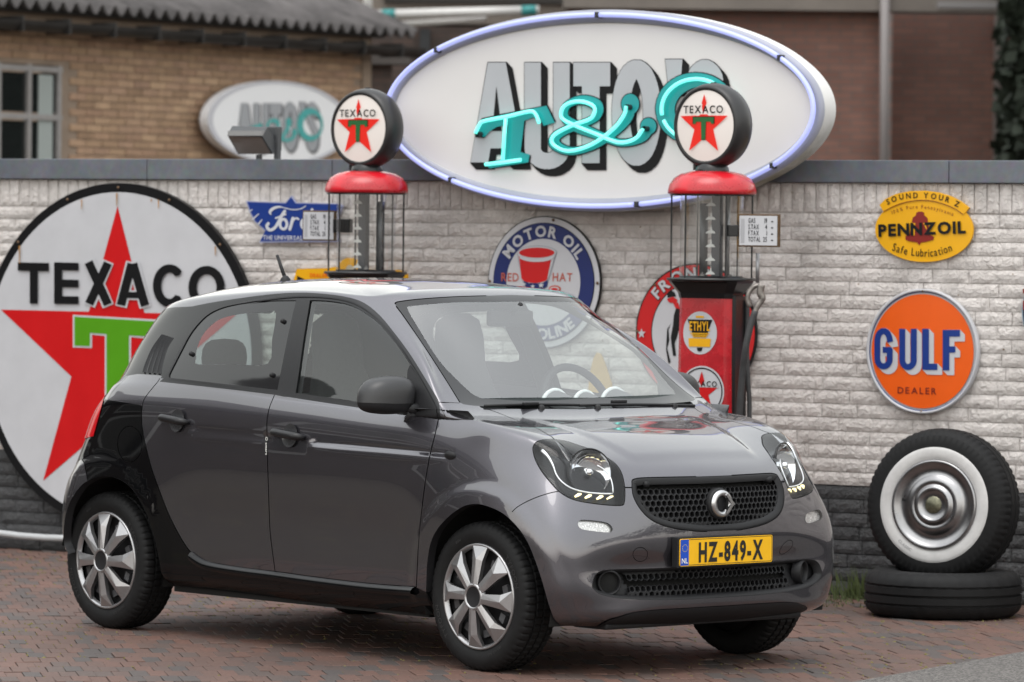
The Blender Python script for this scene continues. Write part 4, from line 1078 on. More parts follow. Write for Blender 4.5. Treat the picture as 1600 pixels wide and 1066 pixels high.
frame_band('grille_surround', [ctr(gr_top[-1][1])]+gr_top[::-1]+gr_bot+[ctr(gr_bot[-1][1])], .026, .002, -.012, M_PLAST, gr)
hex_mesh('grille_mesh', GRy, .0265, .012, M_PLAST, gr, .026)
region_obj('grille_backing', ['grille'], M_GAP, gr, off=-.045)
for sy in (-1, 1):
    p = px_in(1009, 757, .0); mb = MB(); mb.tube([(p.x-.02, sy*abs(p.y+.025), p.z), (p.x+.0, sy*abs(p.y), p.z)], [.014, .012], 16); mb.build('grille_clip', M_PLAST, gr, True)
il = empty('lower_intake', (0, 0, 0), 0, car)
loop_wall('intake_wall', np.array([ctr(in_top[-1][1])]+in_top[::-1]+in_bot+[ctr(in_bot[-1][1])]), .001, -.05, M_PLAST, il, closed=False)
frame_band('intake_surround', [ctr(in_top[-1][1])]+in_top[::-1]+in_bot+[ctr(in_bot[-1][1])], .016, -.002, -.030, M_PLAST, il)
INy2 = INy.copy(); INy2[:, 0] = np.minimum(INy2[:, 0], .46)
hex_mesh('intake_mesh', INy2, .027, .030, M_PLAST, il, .018)
region_obj('intake_backing', ['intake'], M_GAP, il, off=-.07)
for sy in (-1, 1):
    p = px_in(953, 911, .018); n_ = Vector((.90, -.42, 0)).normalized(); q = n_.to_track_quat('Z', 'Y')
    for nm, prof in (('fog_lamp_ring', [(.050, -.04), (.050, -.004), (.046, .001), (.041, -.004), (.039, -.024)]), ('fog_lamp_blank', [(.040, -.020), (.02, -.016), (.001, -.015)])):
        mb = MB(); mb.lathe(prof, 32); mb.v = [mir(p + q @ Vector(v), sy) for v in mb.v]; mb.build(nm, M_PLAST if 'ring' in nm else M_GAP, il, True)
    # plain end panel beside the lamp
    P0 = INy[INy[:, 0] > .40]
for sy in (-1, 1):
    _ie = region_obj('intake_end_panel', ['intake'], M_PLAST, il, sides=(sy,), off=-.046); bm = bmesh.new(); bm.from_mesh(_ie.data)
    bmesh.ops.delete(bm, geom=[f for f in bm.faces if abs(f.calc_center_median().y) < .445], context='FACES'); bm.to_mesh(_ie.data); bm.free()

# badge
bp = px_in(1131, 787, 0.0); bp = Vector((front_pt(0, bp.z).x, 0, bp.z))
bd = empty('badge', (bp.x+.004, 0, bp.z), radians(90), car); bd.rotation_euler = (0, 0, radians(90))
mb = MB(); mb.lathe([(.001, .0), (.060, .0), (.064, .008), (.064, .03)], 40, axis='Y'); mb.build('badge_backing', M_PLAST, bd, True)
mb = MB(); mb.lathe([(.030, -.004), (.033, -.012), (.044, -.016), (.053, -.012), (.056, -.002)], 48, axis='Y'); mb.build('badge_ring', mat('brushed silver', (.55, .55, .56), .28, 1), bd, True)
ar = [(.018, .042), (.060, 0), (.018, -.042), (.012, -.034), (.040, 0), (.012, .034)]
mb = MB(); V, F = fill([ar]); n0 = len(V); mb.add([(p[0], -.019, p[1]) for p in V]+[(p[0], -.004, p[1]) for p in V], [q for q in F]+[tuple(i+n0 for i in q) for q in F]+[(i, (i+1) % 6, n0+(i+1) % 6, n0+i) for i in range(6)]); mb.build('badge_arrow', MATS['brushed silver'], bd)
mb = MB(); mb.box(.020, .023, -.0175, -.004, -.040, .040); mb.build('badge_slot', M_GAP, bd)

# ------------------------------------------------------------------ number plate
pl = empty('number_plate', (.612, 0, .492), radians(90), car)
mb = MB(); mb.box(-.268, .268, .0, .035, -.062, .062); mb.build('plate_holder', M_PLAST, pl, bevel=.004)
def rrect(w, h, r, n=5):
    out = []
    for cx, cz, a in ((w/2-r, h/2-r, 0), (-w/2+r, h/2-r, pi/2), (-w/2+r, -h/2+r, pi), (w/2-r, -h/2+r, 3*pi/2)):
        out += [(cx+r*cos(a+pi/2*i/n), cz+r*sin(a+pi/2*i/n)) for i in range(n+1)]
    return out
solid_p('plate_sheet', rrect(.52, .11, .009), mat('plate yellow', (.83, .45, .008), .35, build=var_build(20, .04, .05)), pl, -.004, .001)
fill_p('plate_euro_band', [[(-.257, -.052), (-.211, -.052), (-.211, .052), (-.257, .052)]], mat('euro blue', (.01, .07, .48), .35), pl, -.0046)
M_PTXT = mat('plate black', (.012, .012, .012), .4)
V, F, w_ = text_layout('HZ-849-X', .078, .038, .64, .115); flat_part('plate_lettering', V, F, M_PTXT, pl, -.0062, (.024, -.0385))
V, F, w_ = text_layout('NL', .022, .012, .95, .10); flat_part('country_code', V, F, mat('plate white', (.8, .8, .8), .4), pl, -.0062, (-.234, -.043))
V = []; F = []
for k in range(12):
    a = 2*pi*k/12; b = len(V); V += [(-.234+.014*cos(a)+.0024*cos(t)*(1 if i % 2 else .5), .018+.014*sin(a)+.0024*sin(t)*(1 if i % 2 else .5)) for i, t in enumerate(np.linspace(0, 2*pi, 11)[:-1])]; F.append(tuple(range(b, b+10)))
flat_part('euro_stars', V, F, mat('star yellow', (.75, .6, .05), .4), pl, -.0062)
V, F = ring2(1, 1, 1.012, 1.06, 4); fill_p('plate_border', [rrect(.514, .104, .008)[::1]], M_PTXT, pl, -.0041); fill_p('plate_field', [rrect(.509, .099, .007)], MATS['plate yellow'], pl, -.0044)

# ------------------------------------------------------------------ handles, repeaters, mirror, wipers, aerial
def surf_frame(px, py):
    uv = uv_px(px, py); return pt3(uv)
for s in (-1, 1):
    fd, rd = DOORS[s]
    for dr, a, b, c in ((rd, (255.5, 653), (296, 661), (279, 657.5)), (fd, (430, 675.5), (477, 684.5), (455, 681))):
        pa, na = surf_frame(*a); pb, nb = surf_frame(*b); pc, nc = surf_frame(*c)
        hd = empty('door_handle', (0, 0, 0), 0, dr)
        pts = []
        for t in np.linspace(0, 1, 12):
            p = pa.lerp(pb, t); n = na.lerp(nb, t); lift = .030*min(1, sin(pi*min(max(t, 0), 1))*2.2)+.006
            pts.append(mir(p+n*lift, s))
        rr = [.009]+[.0155]*1+[.0165]*8+[.0155]+[.009]
        mb = MB(); mb.tube(pts, rr, 12); mb.build('handle_bar', M_TRIM, hd, True)
        q = nc.to_track_quat('Z', 'Y')
        mb = MB(); mb.lathe([(.050, .0025), (.047, .002), (.034, -.001), (.001, -.002)], 28); mb.v = [mir(pc+nc*.007+q @ Vector(v), s) for v in mb.v]; mb.build('handle_recess', mat('handle cup', (.03, .03, .033), .25, 0, .5), hd, True)
    p, n = surf_frame(704, 712.5); q = n.to_track_quat('Z', 'Y')
    mb = MB(); mb.lathe([(.034, -.003), (.033, .006), (.024, .013), (.001, .016)], 28)
    vv = []
    for v in mb.v: vv.append(mir(p + Vector((v[0], 0, v[1]*.55))*1.0 + n*v[2], s))
    mb.v = vv; mb.build('side_repeater', M_PLAST, car, True)
    # door mirror
    mr = empty('door_mirror', (0, 0, 0), 0, fd)
    cx, cy, cz = (-.515, -.858, 1.090) if s < 0 else (-.575, -.848, 1.088)
    V = []; F = []; nu, nv = 28, 16
    def sp(w, e): return math.copysign(abs(w)**e, w)
    for j in range(nv+1):
        ph = -pi/2+pi*j/nv
        for i in range(nu):
            th = 2*pi*i/nu
            x = sp(cos(ph), .6)*sp(cos(th), .7); y = sp(cos(ph), .6)*sp(sin(th), .7); z = sp(sin(ph), .8 if ph > 0 else .6)
            X = x*(.085 if x > 0 else .035); Y = y*(.118+.0*z); Z = z*(.082)*(1-.13*max(0, -y))*(1 if z > 0 else .92)
            Y += .012*z; V.append(mir((cx+X+.02*(y), cy+Y, cz+Z), s))
    for j in range(nv):
        for i in range(nu): F.append((j*nu+i, j*nu+(i+1) % nu, (j+1)*nu+(i+1) % nu, (j+1)*nu+i))
    zc = cz-.030
    up = [f for f in F if sum(V[i][2] for i in f)/4 > zc]; lo = [f for f in F if sum(V[i][2] for i in f)/4 <= zc]
    for nm, ff, m, k in (('mirror_shell', up, mat('mirror shell plastic', (.024, .024, .026), .40, build=var_build(300, .15, .04, .1, .0005)), 1.0), ('mirror_foot', lo, M_PLAST, .985)):
        mb = MB(); vv = V if k == 1 else [(cx+(p[0]-cx)*k, (cy if s < 0 else -cy)+(p[1]-(cy if s < 0 else -cy))*k, cz+(p[2]-cz)*k) for p in V]
        mb.add(vv, ff); o = mb.build(nm, m, mr, True)
        bm = bmesh.new(); bm.from_mesh(o.data); bmesh.ops.delete(bm, geom=[v for v in bm.verts if not v.link_faces], context='VERTS'); bm.to_mesh(o.data); bm.free()
    mb = MB(); mb.tube([mir((-.50, -.82, 1.048), s), mir((-.46, -.78, 1.042), s), mir((-.42, -.735, 1.035), s)], [.026, .020, .026], 14); mb.build('mirror_arm', M_PLAST, mr, True)
for nm, a, b, hub in (('wiper', (757, 634.5), (905, 633), (829, 631.5)), ('wiper', (905, 633.5), (1085, 634), (967, 628))):
    pa, pb = px_in(*a, -.02), px_in(*b, -.02) if b[0] < 1000 else px_in(*b, -.03)
    wp = empty('wiper', (0, 0, 0), 0, car)
    pts = [px_in(a[0]+(b[0]-a[0])*t, a[1]+(b[1]-a[1])*t-1.5*sin(pi*t), -.012) for t in np.linspace(0, 1, 9)]
    mb = MB(); mb.tube(pts, .0060, 8); mb.build('wiper_blade', M_PLAST, wp, True)
    p = px_in(*hub, -.02); mb = MB(); mb.box(p.x-.010, p.x+.010, p.y-.04, p.y+.04, p.z-.006, p.z+.008); mb.build('wiper_clip', M_PLAST, wp, bevel=.005)
for a, b in ((934, 636.5), (1054, 634.5), (846, 637)):
    p = px_in(a, b, -.005); mb = MB(); mb.lathe([(.014, -.01), (.013, .006), (.006, .011), (.001, .012)], 16, c=tuple(p)); mb.build('washer_nozzle', M_PLAST, car, True)
ae = empty('aerial', (0, 0, 0), 0, car); p = on_plane(446, 440, 1, 0.0); t = on_plane(433, 399, 1, 0.0)
mb = MB(); mb.lathe([(.028, -.012), (.022, .012), (.010, .026), (.001, .028)], 20, c=tuple(p)); mb.build('aerial_base', M_PLAST, ae, True)
mb = MB(); mb.tube([p+Vector((0, 0, .01)), t], [.009, .007], 8); mb.build('aerial_rod', M_PLAST, ae, True)
# sticker on the B-pillar edge
V, F, w_ = text_layout('O smart', .012, .01, 1.0, .10)
p, n = surf_frame(417.5, 697)
M_STK = mat('sticker white', (.75, .75, .72), .5)
V3 = [tuple(p + n*.004 + Vector((1, 0, 0))*(q[1]-.006)*1.3 + Vector((0, 0, -1))*(q[0])*1.25) for q in V]
pyobj('edge_sticker', V3, F, M_STK, car)
# light strip along the sill
loop = stroke(sill_hi, .018); P_, N_ = surf_n(np.array([q[0] for q in sill_hi]), np.array([q[1] for q in sill_hi]))
for s in (-1, 1):
    V = []; F = []
    for i, (p, n) in enumerate(zip(P_, N_)):
        for dz, dn in ((.012, -.004), (.008, .012), (-.002, .022), (-.022, .020), (-.026, .0)): q = p+n*dn; V.append((q[0], q[1]*s, q[2]+dz))
    for i in range(len(P_)-1):
        for k in range(4): F.append((5*i+k, 5*i+5+k, 5*i+6+k, 5*i+1+k))
    mb = MB(); mb.add(V, F); mb.build('sill_ledge', M_BLACK, car, True)

# ------------------------------------------------------------------ cabin
def seat(x, y, name):
    st = empty(name, (x, y, .30), 0, car)
    def pad(nm, secs, m=M_CABIN):
        """secs: (centre x, centre z, half width, half thickness) going up"""
        V = []; F = []; n = 20
        for cx, cz, hw, ht, tx, tz in secs:
            for k in range(n):
                a = 2*pi*k/n; ca, sa = math.copysign(abs(cos(a))**.6, cos(a)), math.copysign(abs(sin(a))**.6, sin(a))
                V.append((cx+ht*sa*tx, hw*ca, cz+ht*sa*tz))
        for i in range(len(secs)-1):
            for k in range(n): F.append((i*n+k, i*n+(k+1) % n, (i+1)*n+(k+1) % n, (i+1)*n+k))
        F.append(tuple(range(n))); F.append(tuple(range((len(secs)-1)*n, len(secs)*n))[::-1])
        mb = MB(); mb.add(V, F); return mb.build(nm, m, st, True)
    pad('seat_cushion', [(.05, .20, .22, .07, 0, 1), (.15, .22, .25, .08, 0, 1), (.40, .24, .25, .08, 0, 1), (.52, .23, .22, .06, 0, 1)])
    pad('seat_back', [(.06, .25, .24, .07, 1, .2), (-.02, .45, .25, .07, 1, .2), (-.08, .64, .23, .06, 1, .2), (-.12, .78, .16, .05, 1, .2), (-.14, .88, .125, .05, 1, .2), (-.155, 1.0, .125, .05, 1, .2), (-.165, 1.07, .11, .045, 1, .2), (-.17, 1.10, .06, .03, 1, .2)])
seat(-1.28, -.35, 'front_seat'); seat(-1.28, .35, 'front_seat')
mb = MB(); mb.box(-2.30, -2.12, -.58, .58, .60, 1.03); mb.build('rear_bench_back', M_CABIN, car, bevel=.05)
mb = MB(); mb.box(-2.15, -1.70, -.58, .58, .45, .62); mb.build('rear_bench_seat', M_CABIN, car, bevel=.05)
for y in (-.34, .34):
    hr = empty('rear_headrest', (-2.22, y, 1.03), 0, car)
    mb = MB(); V = []; F = []
    for j in range(9):
        ph = -pi/2+pi*j/8
        for i in range(16):
            th = 2*pi*i/16; c_ = abs(cos(ph))**.6
            V.append((.045*c_*cos(th), .125*c_*sin(th), .165+.085*math.copysign(abs(sin(ph))**.8, sin(ph))))
    for j in range(8):
        for i in range(16): F.append((j*16+i, j*16+(i+1) % 16, (j+1)*16+(i+1) % 16, (j+1)*16+i))
    mb.add(V, F); mb.build('headrest_pad', M_CABIN, hr, True)
    for d in (-.055, .055):
        mb = MB(); mb.tube([(0, d, -.02), (0, d, .11)], .008, 8); mb.build('headrest_post', M_PLAST, hr, True)
# dashboard
V = []; F = []; ys = np.linspace(-.66, .66, 15)
prof = [(-.20, .985), (-.34, 1.015), (-.50, 1.01), (-.58, .98), (-.62, .90), (-.60, .72), (-.60, .45)]
for y in ys:
    for x, z in prof: V.append((x-.35*y*y, y, z-.06*abs(y)**3))
m_ = len(prof)
for i in range(len(ys)-1):
    for k in range(m_-1): F.append((i*m_+k, (i+1)*m_+k, (i+1)*m_+k+1, i*m_+k+1))
mb = MB(); mb.add(V, F); mb.build('dashboard', M_CABIN2, car, True)
M_WHITE = mat('gloss white dash trim', (.78, .79, .80), .15, 0, .5)
for (a, b, r, L) in ((850, 601, .058, .20), (905, 599, .050, .18), (941, 598, .060, .22)):
    o, d = car_ray(a, b); yv = {850: .02, 905: .19, 941: .36}[a]
    t = (-.44-o.x)/d.x; q = o+d*t
    dome = empty('dash_pod', (0, 0, 0), 0, car); c = Vector((-.44, yv, 1.045))
    mb = MB(); V = []; F = []
    for j in range(10):
        u_ = j/9
        for i in range(17):
            th = pi*i/16; rr = r*(1-.55*u_**2); V.append((c.x+L*u_*.9, c.y+rr*1.15*cos(th), c.z-.035*u_+rr*sin(th)))
    for j in range(9):
        for i in range(16): F.append((j*17+i, (j+1)*17+i, (j+1)*17+i+1, j*17+i+1))
    mb.add(V, F); mb.build('pod_cowl', M_CABIN2, dome, True)
    mb = MB(); mb.tube([(c.x-.004, c.y+r*1.17*cos(pi*i/20), c.z+r*1.02*sin(pi*i/20)) for i in range(21)], .010, 8); mb.build('pod_rim', M_WHITE, dome, True)
sw = empty('steering_wheel', (-.66, .35, 1.02), 0, car)
mb = MB(); R_ = .185; tl = radians(24)
mb.tube([(R_*sin(tl)*sin(a)*-1, R_*cos(a), R_*cos(tl)*sin(a)) for a in np.linspace(0, 2*pi, 49)], .017, 10, False); mb.build('wheel_rim', M_PLAST, sw, True)
mb = MB(); mb.box(-.01, .04, -.07, .07, -.07, .06); mb.box(-.005, .015, -.17, .17, -.02, .01); mb.build('wheel_hub', M_PLAST, sw, bevel=.008)
mi = empty('rear_view_mirror', (-.70, 0, 1.40), 0, car)
mb = MB(); mb.box(-.03, .01, -.12, .12, -.035, .035); mb.build('mirror_housing', M_PLAST, mi, bevel=.015)
mb = MB(); mb.tube([(0, 0, .02), (.06, 0, .06)], .012, 8); mb.build('mirror_stem', M_PLAST, mi, True)
for s in (-1, 1):
    for a, b in ((442, 502), (425, 586), (299, 553)):
        p, n = surf_frame(a, b); q = n.to_track_quat('Z', 'Y'); mb = MB(); mb.lathe([(.010, -.004), (.010, .006), (.006, .010), (.001, .011)], 14); mb.v = [mir(p+q @ Vector(v), s) for v in mb.v]; mb.build('glass_clip', M_PLAST, DOORS[s][1], True)
for s in (-1, 1):
    vt = empty('pillar_vent', (0, 0, 0), 0, car)
    for k in range(4):
        ln = smooth_poly([(224+k*7.5, 583+k*.6), (228+k*7.2, 570), (239+k*6.2, 545), (254+k*4.5, 524+k*1.5)], n=4); w = .010
        V = []; F = []
        for a, b in ln:
            p, n = surf_frame(a, b); t = Vector((1, 0, 0)); V += [mir(p+n*.003, s), mir(p+n*.010+t*.006, s), mir(p+n*.003+t*.028, s)]
        for i in range(len(ln)-1): F += [(3*i, 3*i+3, 3*i+4, 3*i+1), (3*i+1, 3*i+4, 3*i+5, 3*i+2)]
        MB().add(V, F).build('vent_fin', M_PLAST, vt, True)
# sensor shade printed at the top of the windscreen
_sh = px_curve([(760,473),(775,478),(800,488),(815,492),(822,500),(830,504),(848,505),(866,500),(872,492)], n=3)
# ================================================================== SIGNS ON THE WALL
def smat(name, c, rough=.30, coat=.0, amt=.05): return mat(name, c, rough, 0, coat, spec=.35, build=var_build(5, amt, .06))
E_WHITE = smat('enamel white', (.48, .48, .505)); E_BLACK = mat('enamel black', (.008, .008, .009), .35, spec=.2); E_RED = smat('enamel red', (.50, .008, .010)); E_GREEN = smat('enamel green', (.075, .27, .008))
E_BLUE = smat('enamel navy', (.012, .022, .115)); E_BLUE2 = smat('enamel blue', (.010, .035, .20)); E_ORANGE = smat('enamel orange', (.72, .10, .008)); E_YEL = smat('enamel yellow', (.72, .36, .006)); E_BROWN = smat('enamel maroon', (.16, .018, .014)); E_DKRED = smat('enamel dark red', (.20, .016, .012))
M_RUST = mat('rust streak', (.36, .17, .03), .7, build=var_build(40, .4)); M_TIN = mat('sign edge tin', (.30, .30, .32), .45, .6)
def sign_root(name, px, py, off, label, cat='sign', group=None):
    """sign standing off the wall; local origin at the picture point, on the wall plane"""
    pl = Plane(WALL_M, off); x, z = pl.L(px, py)
    M = WALL_M @ Matrix.Translation((x, -off, z)); o = empty(name); o.matrix_world = M; tag(o, label, cat, group)
    return o, Plane(M)
def stroke2(pts, w, cap=False, joins=True):
    """2-D polygons covering a polyline of width w (number or list)"""
    out = []; n = len(pts); ww = w if isinstance(w, (list, tuple)) else [w]*n
    for i in range(n-1):
        (x1, y1), (x2, y2) = pts[i], pts[i+1]; l = math.hypot(x2-x1, y2-y1)
        if l < 1e-9: continue
        nx, ny = -(y2-y1)/l, (x2-x1)/l; a, b = ww[i]/2, ww[i+1]/2
        out.append([(x1+nx*a, y1+ny*a), (x1-nx*a, y1-ny*a), (x2-nx*b, y2-ny*b), (x2+nx*b, y2+ny*b)])
    rng = range(n) if cap else (range(1, n-1) if joins else [])
    for i in rng: out.append([(pts[i][0]+ww[i]/2*cos(2*pi*k/10), pts[i][1]+ww[i]/2*sin(2*pi*k/10)) for k in range(10)])
    return out
def hull2(P):
    P = sorted(set((round(x, 4), round(y, 4)) for x, y in P)); lo = []; up = []
    for L, Q in ((lo, P), (up, P[::-1])):
        for p in Q:
            while len(L) > 1 and (L[-1][0]-L[-2][0])*(p[1]-L[-2][1])-(L[-1][1]-L[-2][1])*(p[0]-L[-2][0]) <= 0: L.pop()
            L.append(p)
    return lo[:-1]+up[:-1]
def sweep2(polys, dx, dy):
    """area swept by polygons moved along (dx, dy)"""
    out = []
    for q in polys:
        if len(q) in (4, 10) and len(hull2(q)) == len(q): out.append(hull2(list(q)+[(x+dx, y+dy) for x, y in q])); continue
        out += [q, [(x+dx, y+dy) for x, y in q]]
        for i in range(len(q)):
            a, b = q[i], q[(i+1) % len(q)]; out.append([a, b, (b[0]+dx, b[1]+dy), (a[0]+dx, a[1]+dy)])
    return out
def arc2(cx, cy, rx, ry, a0, a1, n=20): return [(cx+rx*cos(radians(a0+(a1-a0)*i/n)), cy+ry*sin(radians(a0+(a1-a0)*i/n))) for i in range(n+1)]
def px_fill(name, polys, pl, m, parent, y): return fill_p(name, [pl.poly(p) for p in polys], m, parent, y)
def dome_disc(name, rx, rz, bulge, m, parent, y=0.0, n=72, rings=8):
    """gently domed enamel disc facing -y"""
    V = [(0, y-bulge, 0)]; F = []
    for j in range(1, rings+1):
        t = j/rings
        for k in range(n): a = 2*pi*k/n; V.append((rx*t*cos(a), y-bulge*(1-t*t), rz*t*sin(a)))
    for k in range(n): F.append((0, 1+k, 1+(k+1) % n))
    for j in range(rings-1):
        for k in range(n): a = 1+j*n+k; b = 1+j*n+(k+1) % n; F.append((a, a+n, b+n, b))
    o = pyobj(name, V, F, m, parent, True)
    bm = bmesh.new(); bm.from_mesh(o.data); bmesh.ops.recalc_face_normals(bm, faces=bm.faces)
    if bm.faces[:][0].normal.y > 0: bmesh.ops.reverse_faces(bm, faces=bm.faces)
    bm.to_mesh(o.data); bm.free(); return o
def rim(name, rx, rz, w, t, m, parent, y0=0.0, n=72):
    V = []; F = []
    prof = [(0, .002), (0, -t), (-w, -t*.9), (-w, .0)]
    for k in range(n):
        a = 2*pi*k/n
        for dr, dy in prof: V.append(((rx+dr)*cos(a), y0+dy, (rz+dr)*sin(a)))
    for k in range(n):
        for i in range(3): a = k*4+i; b = ((k+1) % n)*4+i; F.append((a, b, b+1, a+1))
    return MB().add(V, F).build(name, m, parent, True)
def circle_of(pl, pts):
    P = [pl.L(*p) for p in pts]; A = np.array([[2*x, 2*z, 1] for x, z in P]); b = np.array([x*x+z*z for x, z in P]); c = np.linalg.lstsq(A, b, rcond=None)[0]
    return c[0], c[1], sqrt(c[2]+c[0]**2+c[1]**2)

# ---------------------------------------------------------------- big round star sign
_pl = Plane(WALL_M, .06); cx, cz, R = circle_of(_pl, [(185, 293), (383, 446), (0, 415), (97, 801), (30, 365), (330, 345)])
tx = empty('round_star_sign'); tx.matrix_world = WALL_M @ Matrix.Translation((cx, -.06, cz)); tag(tx, 'huge round white enamel sign with red star and green T behind the car', 'sign'); TP = Plane(tx.matrix_world)
solid_p('sign_disc', ell(R, R, 96), E_BLACK, tx, 0.0, .03)
fill_p('white_field', [ell(R*.947, R*.947, 96)], E_WHITE, tx, -.003)
sx_, sz_ = TP.L(185, 322); lx_, lz_ = TP.L(3, 481); bx_, bz_ = TP.L(66, 749)
sc = [(sx_, sz_), (lx_, lz_), (bx_, bz_)]
A = np.array([[2*x, 2*z, 1] for x, z in sc]); b = np.array([x*x+z*z for x, z in sc]); c = np.linalg.solve(A, b); scx, scz = c[0], c[1]; SR = sqrt(c[2]+scx**2+scz**2)
ir = SR*.382
star = []
for k in range(5):
    a = pi/2+2*pi*k/5; star.append((scx+SR*cos(a), scz+SR*sin(a))); a += pi/5; star.append((scx+ir*cos(a), scz+ir*sin(a)))
fill_p('red_star', [star], E_RED, tx, -.005)
def T_poly(g): return [(118-g, 495-g), (254+g, 503-g), (254+g, 546+g), (235-g, 546+g), (235-g, 526+g), (203+g, 524+g), (203+g, 640), (168-g, 638), (168-g, 522+g), (142+g, 520+g), (142+g, 541+g), (118-g, 540+g)]
px_fill('letter_outline', [T_poly(3)], TP, E_WHITE, tx, -.007); px_fill('green_letter', [T_poly(0)], TP, E_GREEN, tx, -.009)
def texaco(w):
    L = []
    L += stroke2([(30-w/2, 416.5), (78.5+w/2, 417.5)], 13+w) + stroke2([(55, 411), (55, 474.5+w/2)], 12.5+w)                               # T
    L += stroke2([(93, 410-w/2), (93, 475+w/2)], 12.5+w) + [stroke2([(87-w/2, y), (125+w/2, y+.8)], 12+w)[0] for y in (416, 442.5, 468.5)]  # E
    L += stroke2([(140.5, 409.5-w/2), (171, 476+w/2)], 13.5+w) + stroke2([(171, 411-w/2), (141.5, 475+w/2)], 13.5+w)                        # X
    L += stroke2([(208, 412-w/2), (191, 477+w/2)], 13.5+w) + stroke2([(210, 412-w/2), (229, 478+w/2)], 13.5+w) + stroke2([(197, 461), (223, 461.5)], 10+w) + [[(202-w/2, 412-w/2), (217+w/2, 412-w/2), (214, 424), (204, 424)]]  # A
    return L
px_fill('lettering_outline', texaco(5)[6:], TP, E_WHITE, tx, -.011)
lt = texaco(0) + stroke2(arc2(267, 446.5, 19.5, 27, 42, 318, 26), 13) + stroke2(arc2(325, 449, 22, 27, 0, 360, 36), 13)
px_fill('lettering', lt, TP, E_BLACK, tx, -.013)
for px, y0, y1, w in ((130, 312, 327, 2), (33, 384, 412, 2.6), (185, 302, 322, 2.5), (239, 311, 316, 2), (250, 312, 326, 2), (339, 385, 400, 2.2)):
    px_fill('rust_streak', [[(px-w/2, y0), (px+w/2, y0), (px+w*.2, y1), (px-w*.2, y1)]], TP, M_RUST, tx, -.015)

# ---------------------------------------------------------------- winged motor-maker sign
fo, FP = sign_root('winged_sign', 460, 345, .03, 'navy blue winged enamel sign with white script behind the left pump', 'sign')
fo_out = [(384, 314), (446, 316.5), (455, 306), (462, 316.5), (530, 318), (536, 322), (527, 345), (521, 358), (526, 362), (531, 378), (405, 379.5), (414, 361), (398, 347), (390, 332)]
def grow(pts, g):
    cx_ = sum(p[0] for p in pts)/len(pts); cy_ = sum(p[1] for p in pts)/len(pts); return [(cx_+(p[0]-cx_)*(1-g*1.0), cy_+(p[1]-cy_)*(1-g*1.9)) for p in pts]
solid_p('sign_plate', FP.poly(fo_out), smat('enamel pale blue', (.30, .32, .48)), fo, 0, .012); px_fill('blue_field', [grow(fo_out, .035)], FP, E_BLUE2, fo, -.003)
def cz5(pts): return [(370+x/6.66, 290+y/6.66) for x, y in pts]
scr = stroke2(smooth_poly(cz5([(362, 300), (352, 275), (385, 240), (450, 222), (520, 238), (600, 252), (680, 240), (722, 212)]), n=4), [1.5+3.2*sin(pi*min(1, i/14)) for i in range(29)], True)
scr += stroke2(smooth_poly(cz5([(505, 268), (470, 320), (430, 400), (390, 450), (345, 462), (318, 425), (335, 395)]), n=4), 4.6, True) + stroke2(cz5([(412, 340), (470, 318), (515, 300)]), 2.6, True)
scr += stroke2(cz5(arc2(492, 402, 36, 52, 0, 360, 20)), 4.2, True) + stroke2(cz5([(590, 340), (575, 400), (558, 455)]), 4.6, True) + stroke2(smooth_poly(cz5([(580, 390), (600, 355), (630, 340), (648, 352)]), n=3), 3.0, True)
scr += stroke2(cz5(arc2(715, 400, 36, 52, 0, 360, 20)), 4.2, True) + stroke2(smooth_poly(cz5([(790, 250), (765, 340), (750, 420), (760, 455), (785, 450)]), n=3), 4.2, True)
px_fill('script', [[tuple(p) for p in q] for q in scr], FP, smat('enamel off white', (.52, .53, .57)), fo, -.006)
V, F, w_ = text_layout('THE UNIVERSAL CAR', FP.L(440, 367.5)[1]-FP.L(440, 374.5)[1], .015, 1.02, .10); a0 = FP.L(412, 374.5); flat_part('motto', V, F, MATS['enamel off white'], fo, -.006, (a0[0]+w_/2, a0[1]))
px_fill('wing_feather', [[(388.5, 331), (395, 327), (396, 328), (389.5, 332)], [(394, 343), (405, 333.5), (406, 334.5), (395.5, 344.5)], [(403, 351), (410, 342.5), (411, 343.5), (404.5, 352.5)]], FP, MATS['enamel off white'], fo, -.006)

# ---------------------------------------------------------------- hat sign
hs, HP = sign_root('round_hat_sign', 850, 441, .03, 'round blue and white enamel sign with a red top hat at the wall centre', 'sign')
HR = abs(HP.L(938, 441)[0]-HP.L(762, 441)[0])/2*1.0
solid_p('sign_disc', ell(HR, HR, 80), E_BLACK, hs, 0, .014); fill_p('white_rim', [ell(HR*.985, HR*.985, 80)], E_WHITE, hs, -.002); fill_p('ring_line', [ell(HR*.90, HR*.90, 80)], E_BLACK, hs, -.004); fill_p('blue_ring', [ell(HR*.89, HR*.89, 80)], E_BLUE, hs, -.006); fill_p('white_field', [ell(HR*.655, HR*.655, 80)], E_WHITE, hs, -.008)
for only in ((0, 5), (5, 8)):
    V, F = text_arc_layout('MOTOR OIL', HR*.165, HR*.69, pi/2, .035, 1.06, .10, only=only); flat_part('lettering', V, F, E_WHITE, hs, -.011)
V, F = text_arc_layout('GASOLINE', HR*.165, HR*.86, -pi/2, .035, 1.06, .10, True); flat_part('lettering', V, F, E_WHITE, hs, -.011)
def c1(pts): return [(740+x/7.27, 320+y/7.27) for x, y in pts]
px_fill('hat_outline', [c1(arc2(735, 545, 225, 82, 0, 360, 40)), c1([(505, 550), (955, 550), (870, 850), (800, 900), (640, 900), (565, 850)])], HP, smat('enamel grey', (.25, .26, .30)), hs, -.011)
px_fill('hat_band_white', [c1(arc2(735, 545, 218, 75, 0, 360, 40)), c1([(515, 555), (945, 555), (862, 845), (800, 890), (640, 890), (573, 845)])], HP, E_WHITE, hs, -.013)
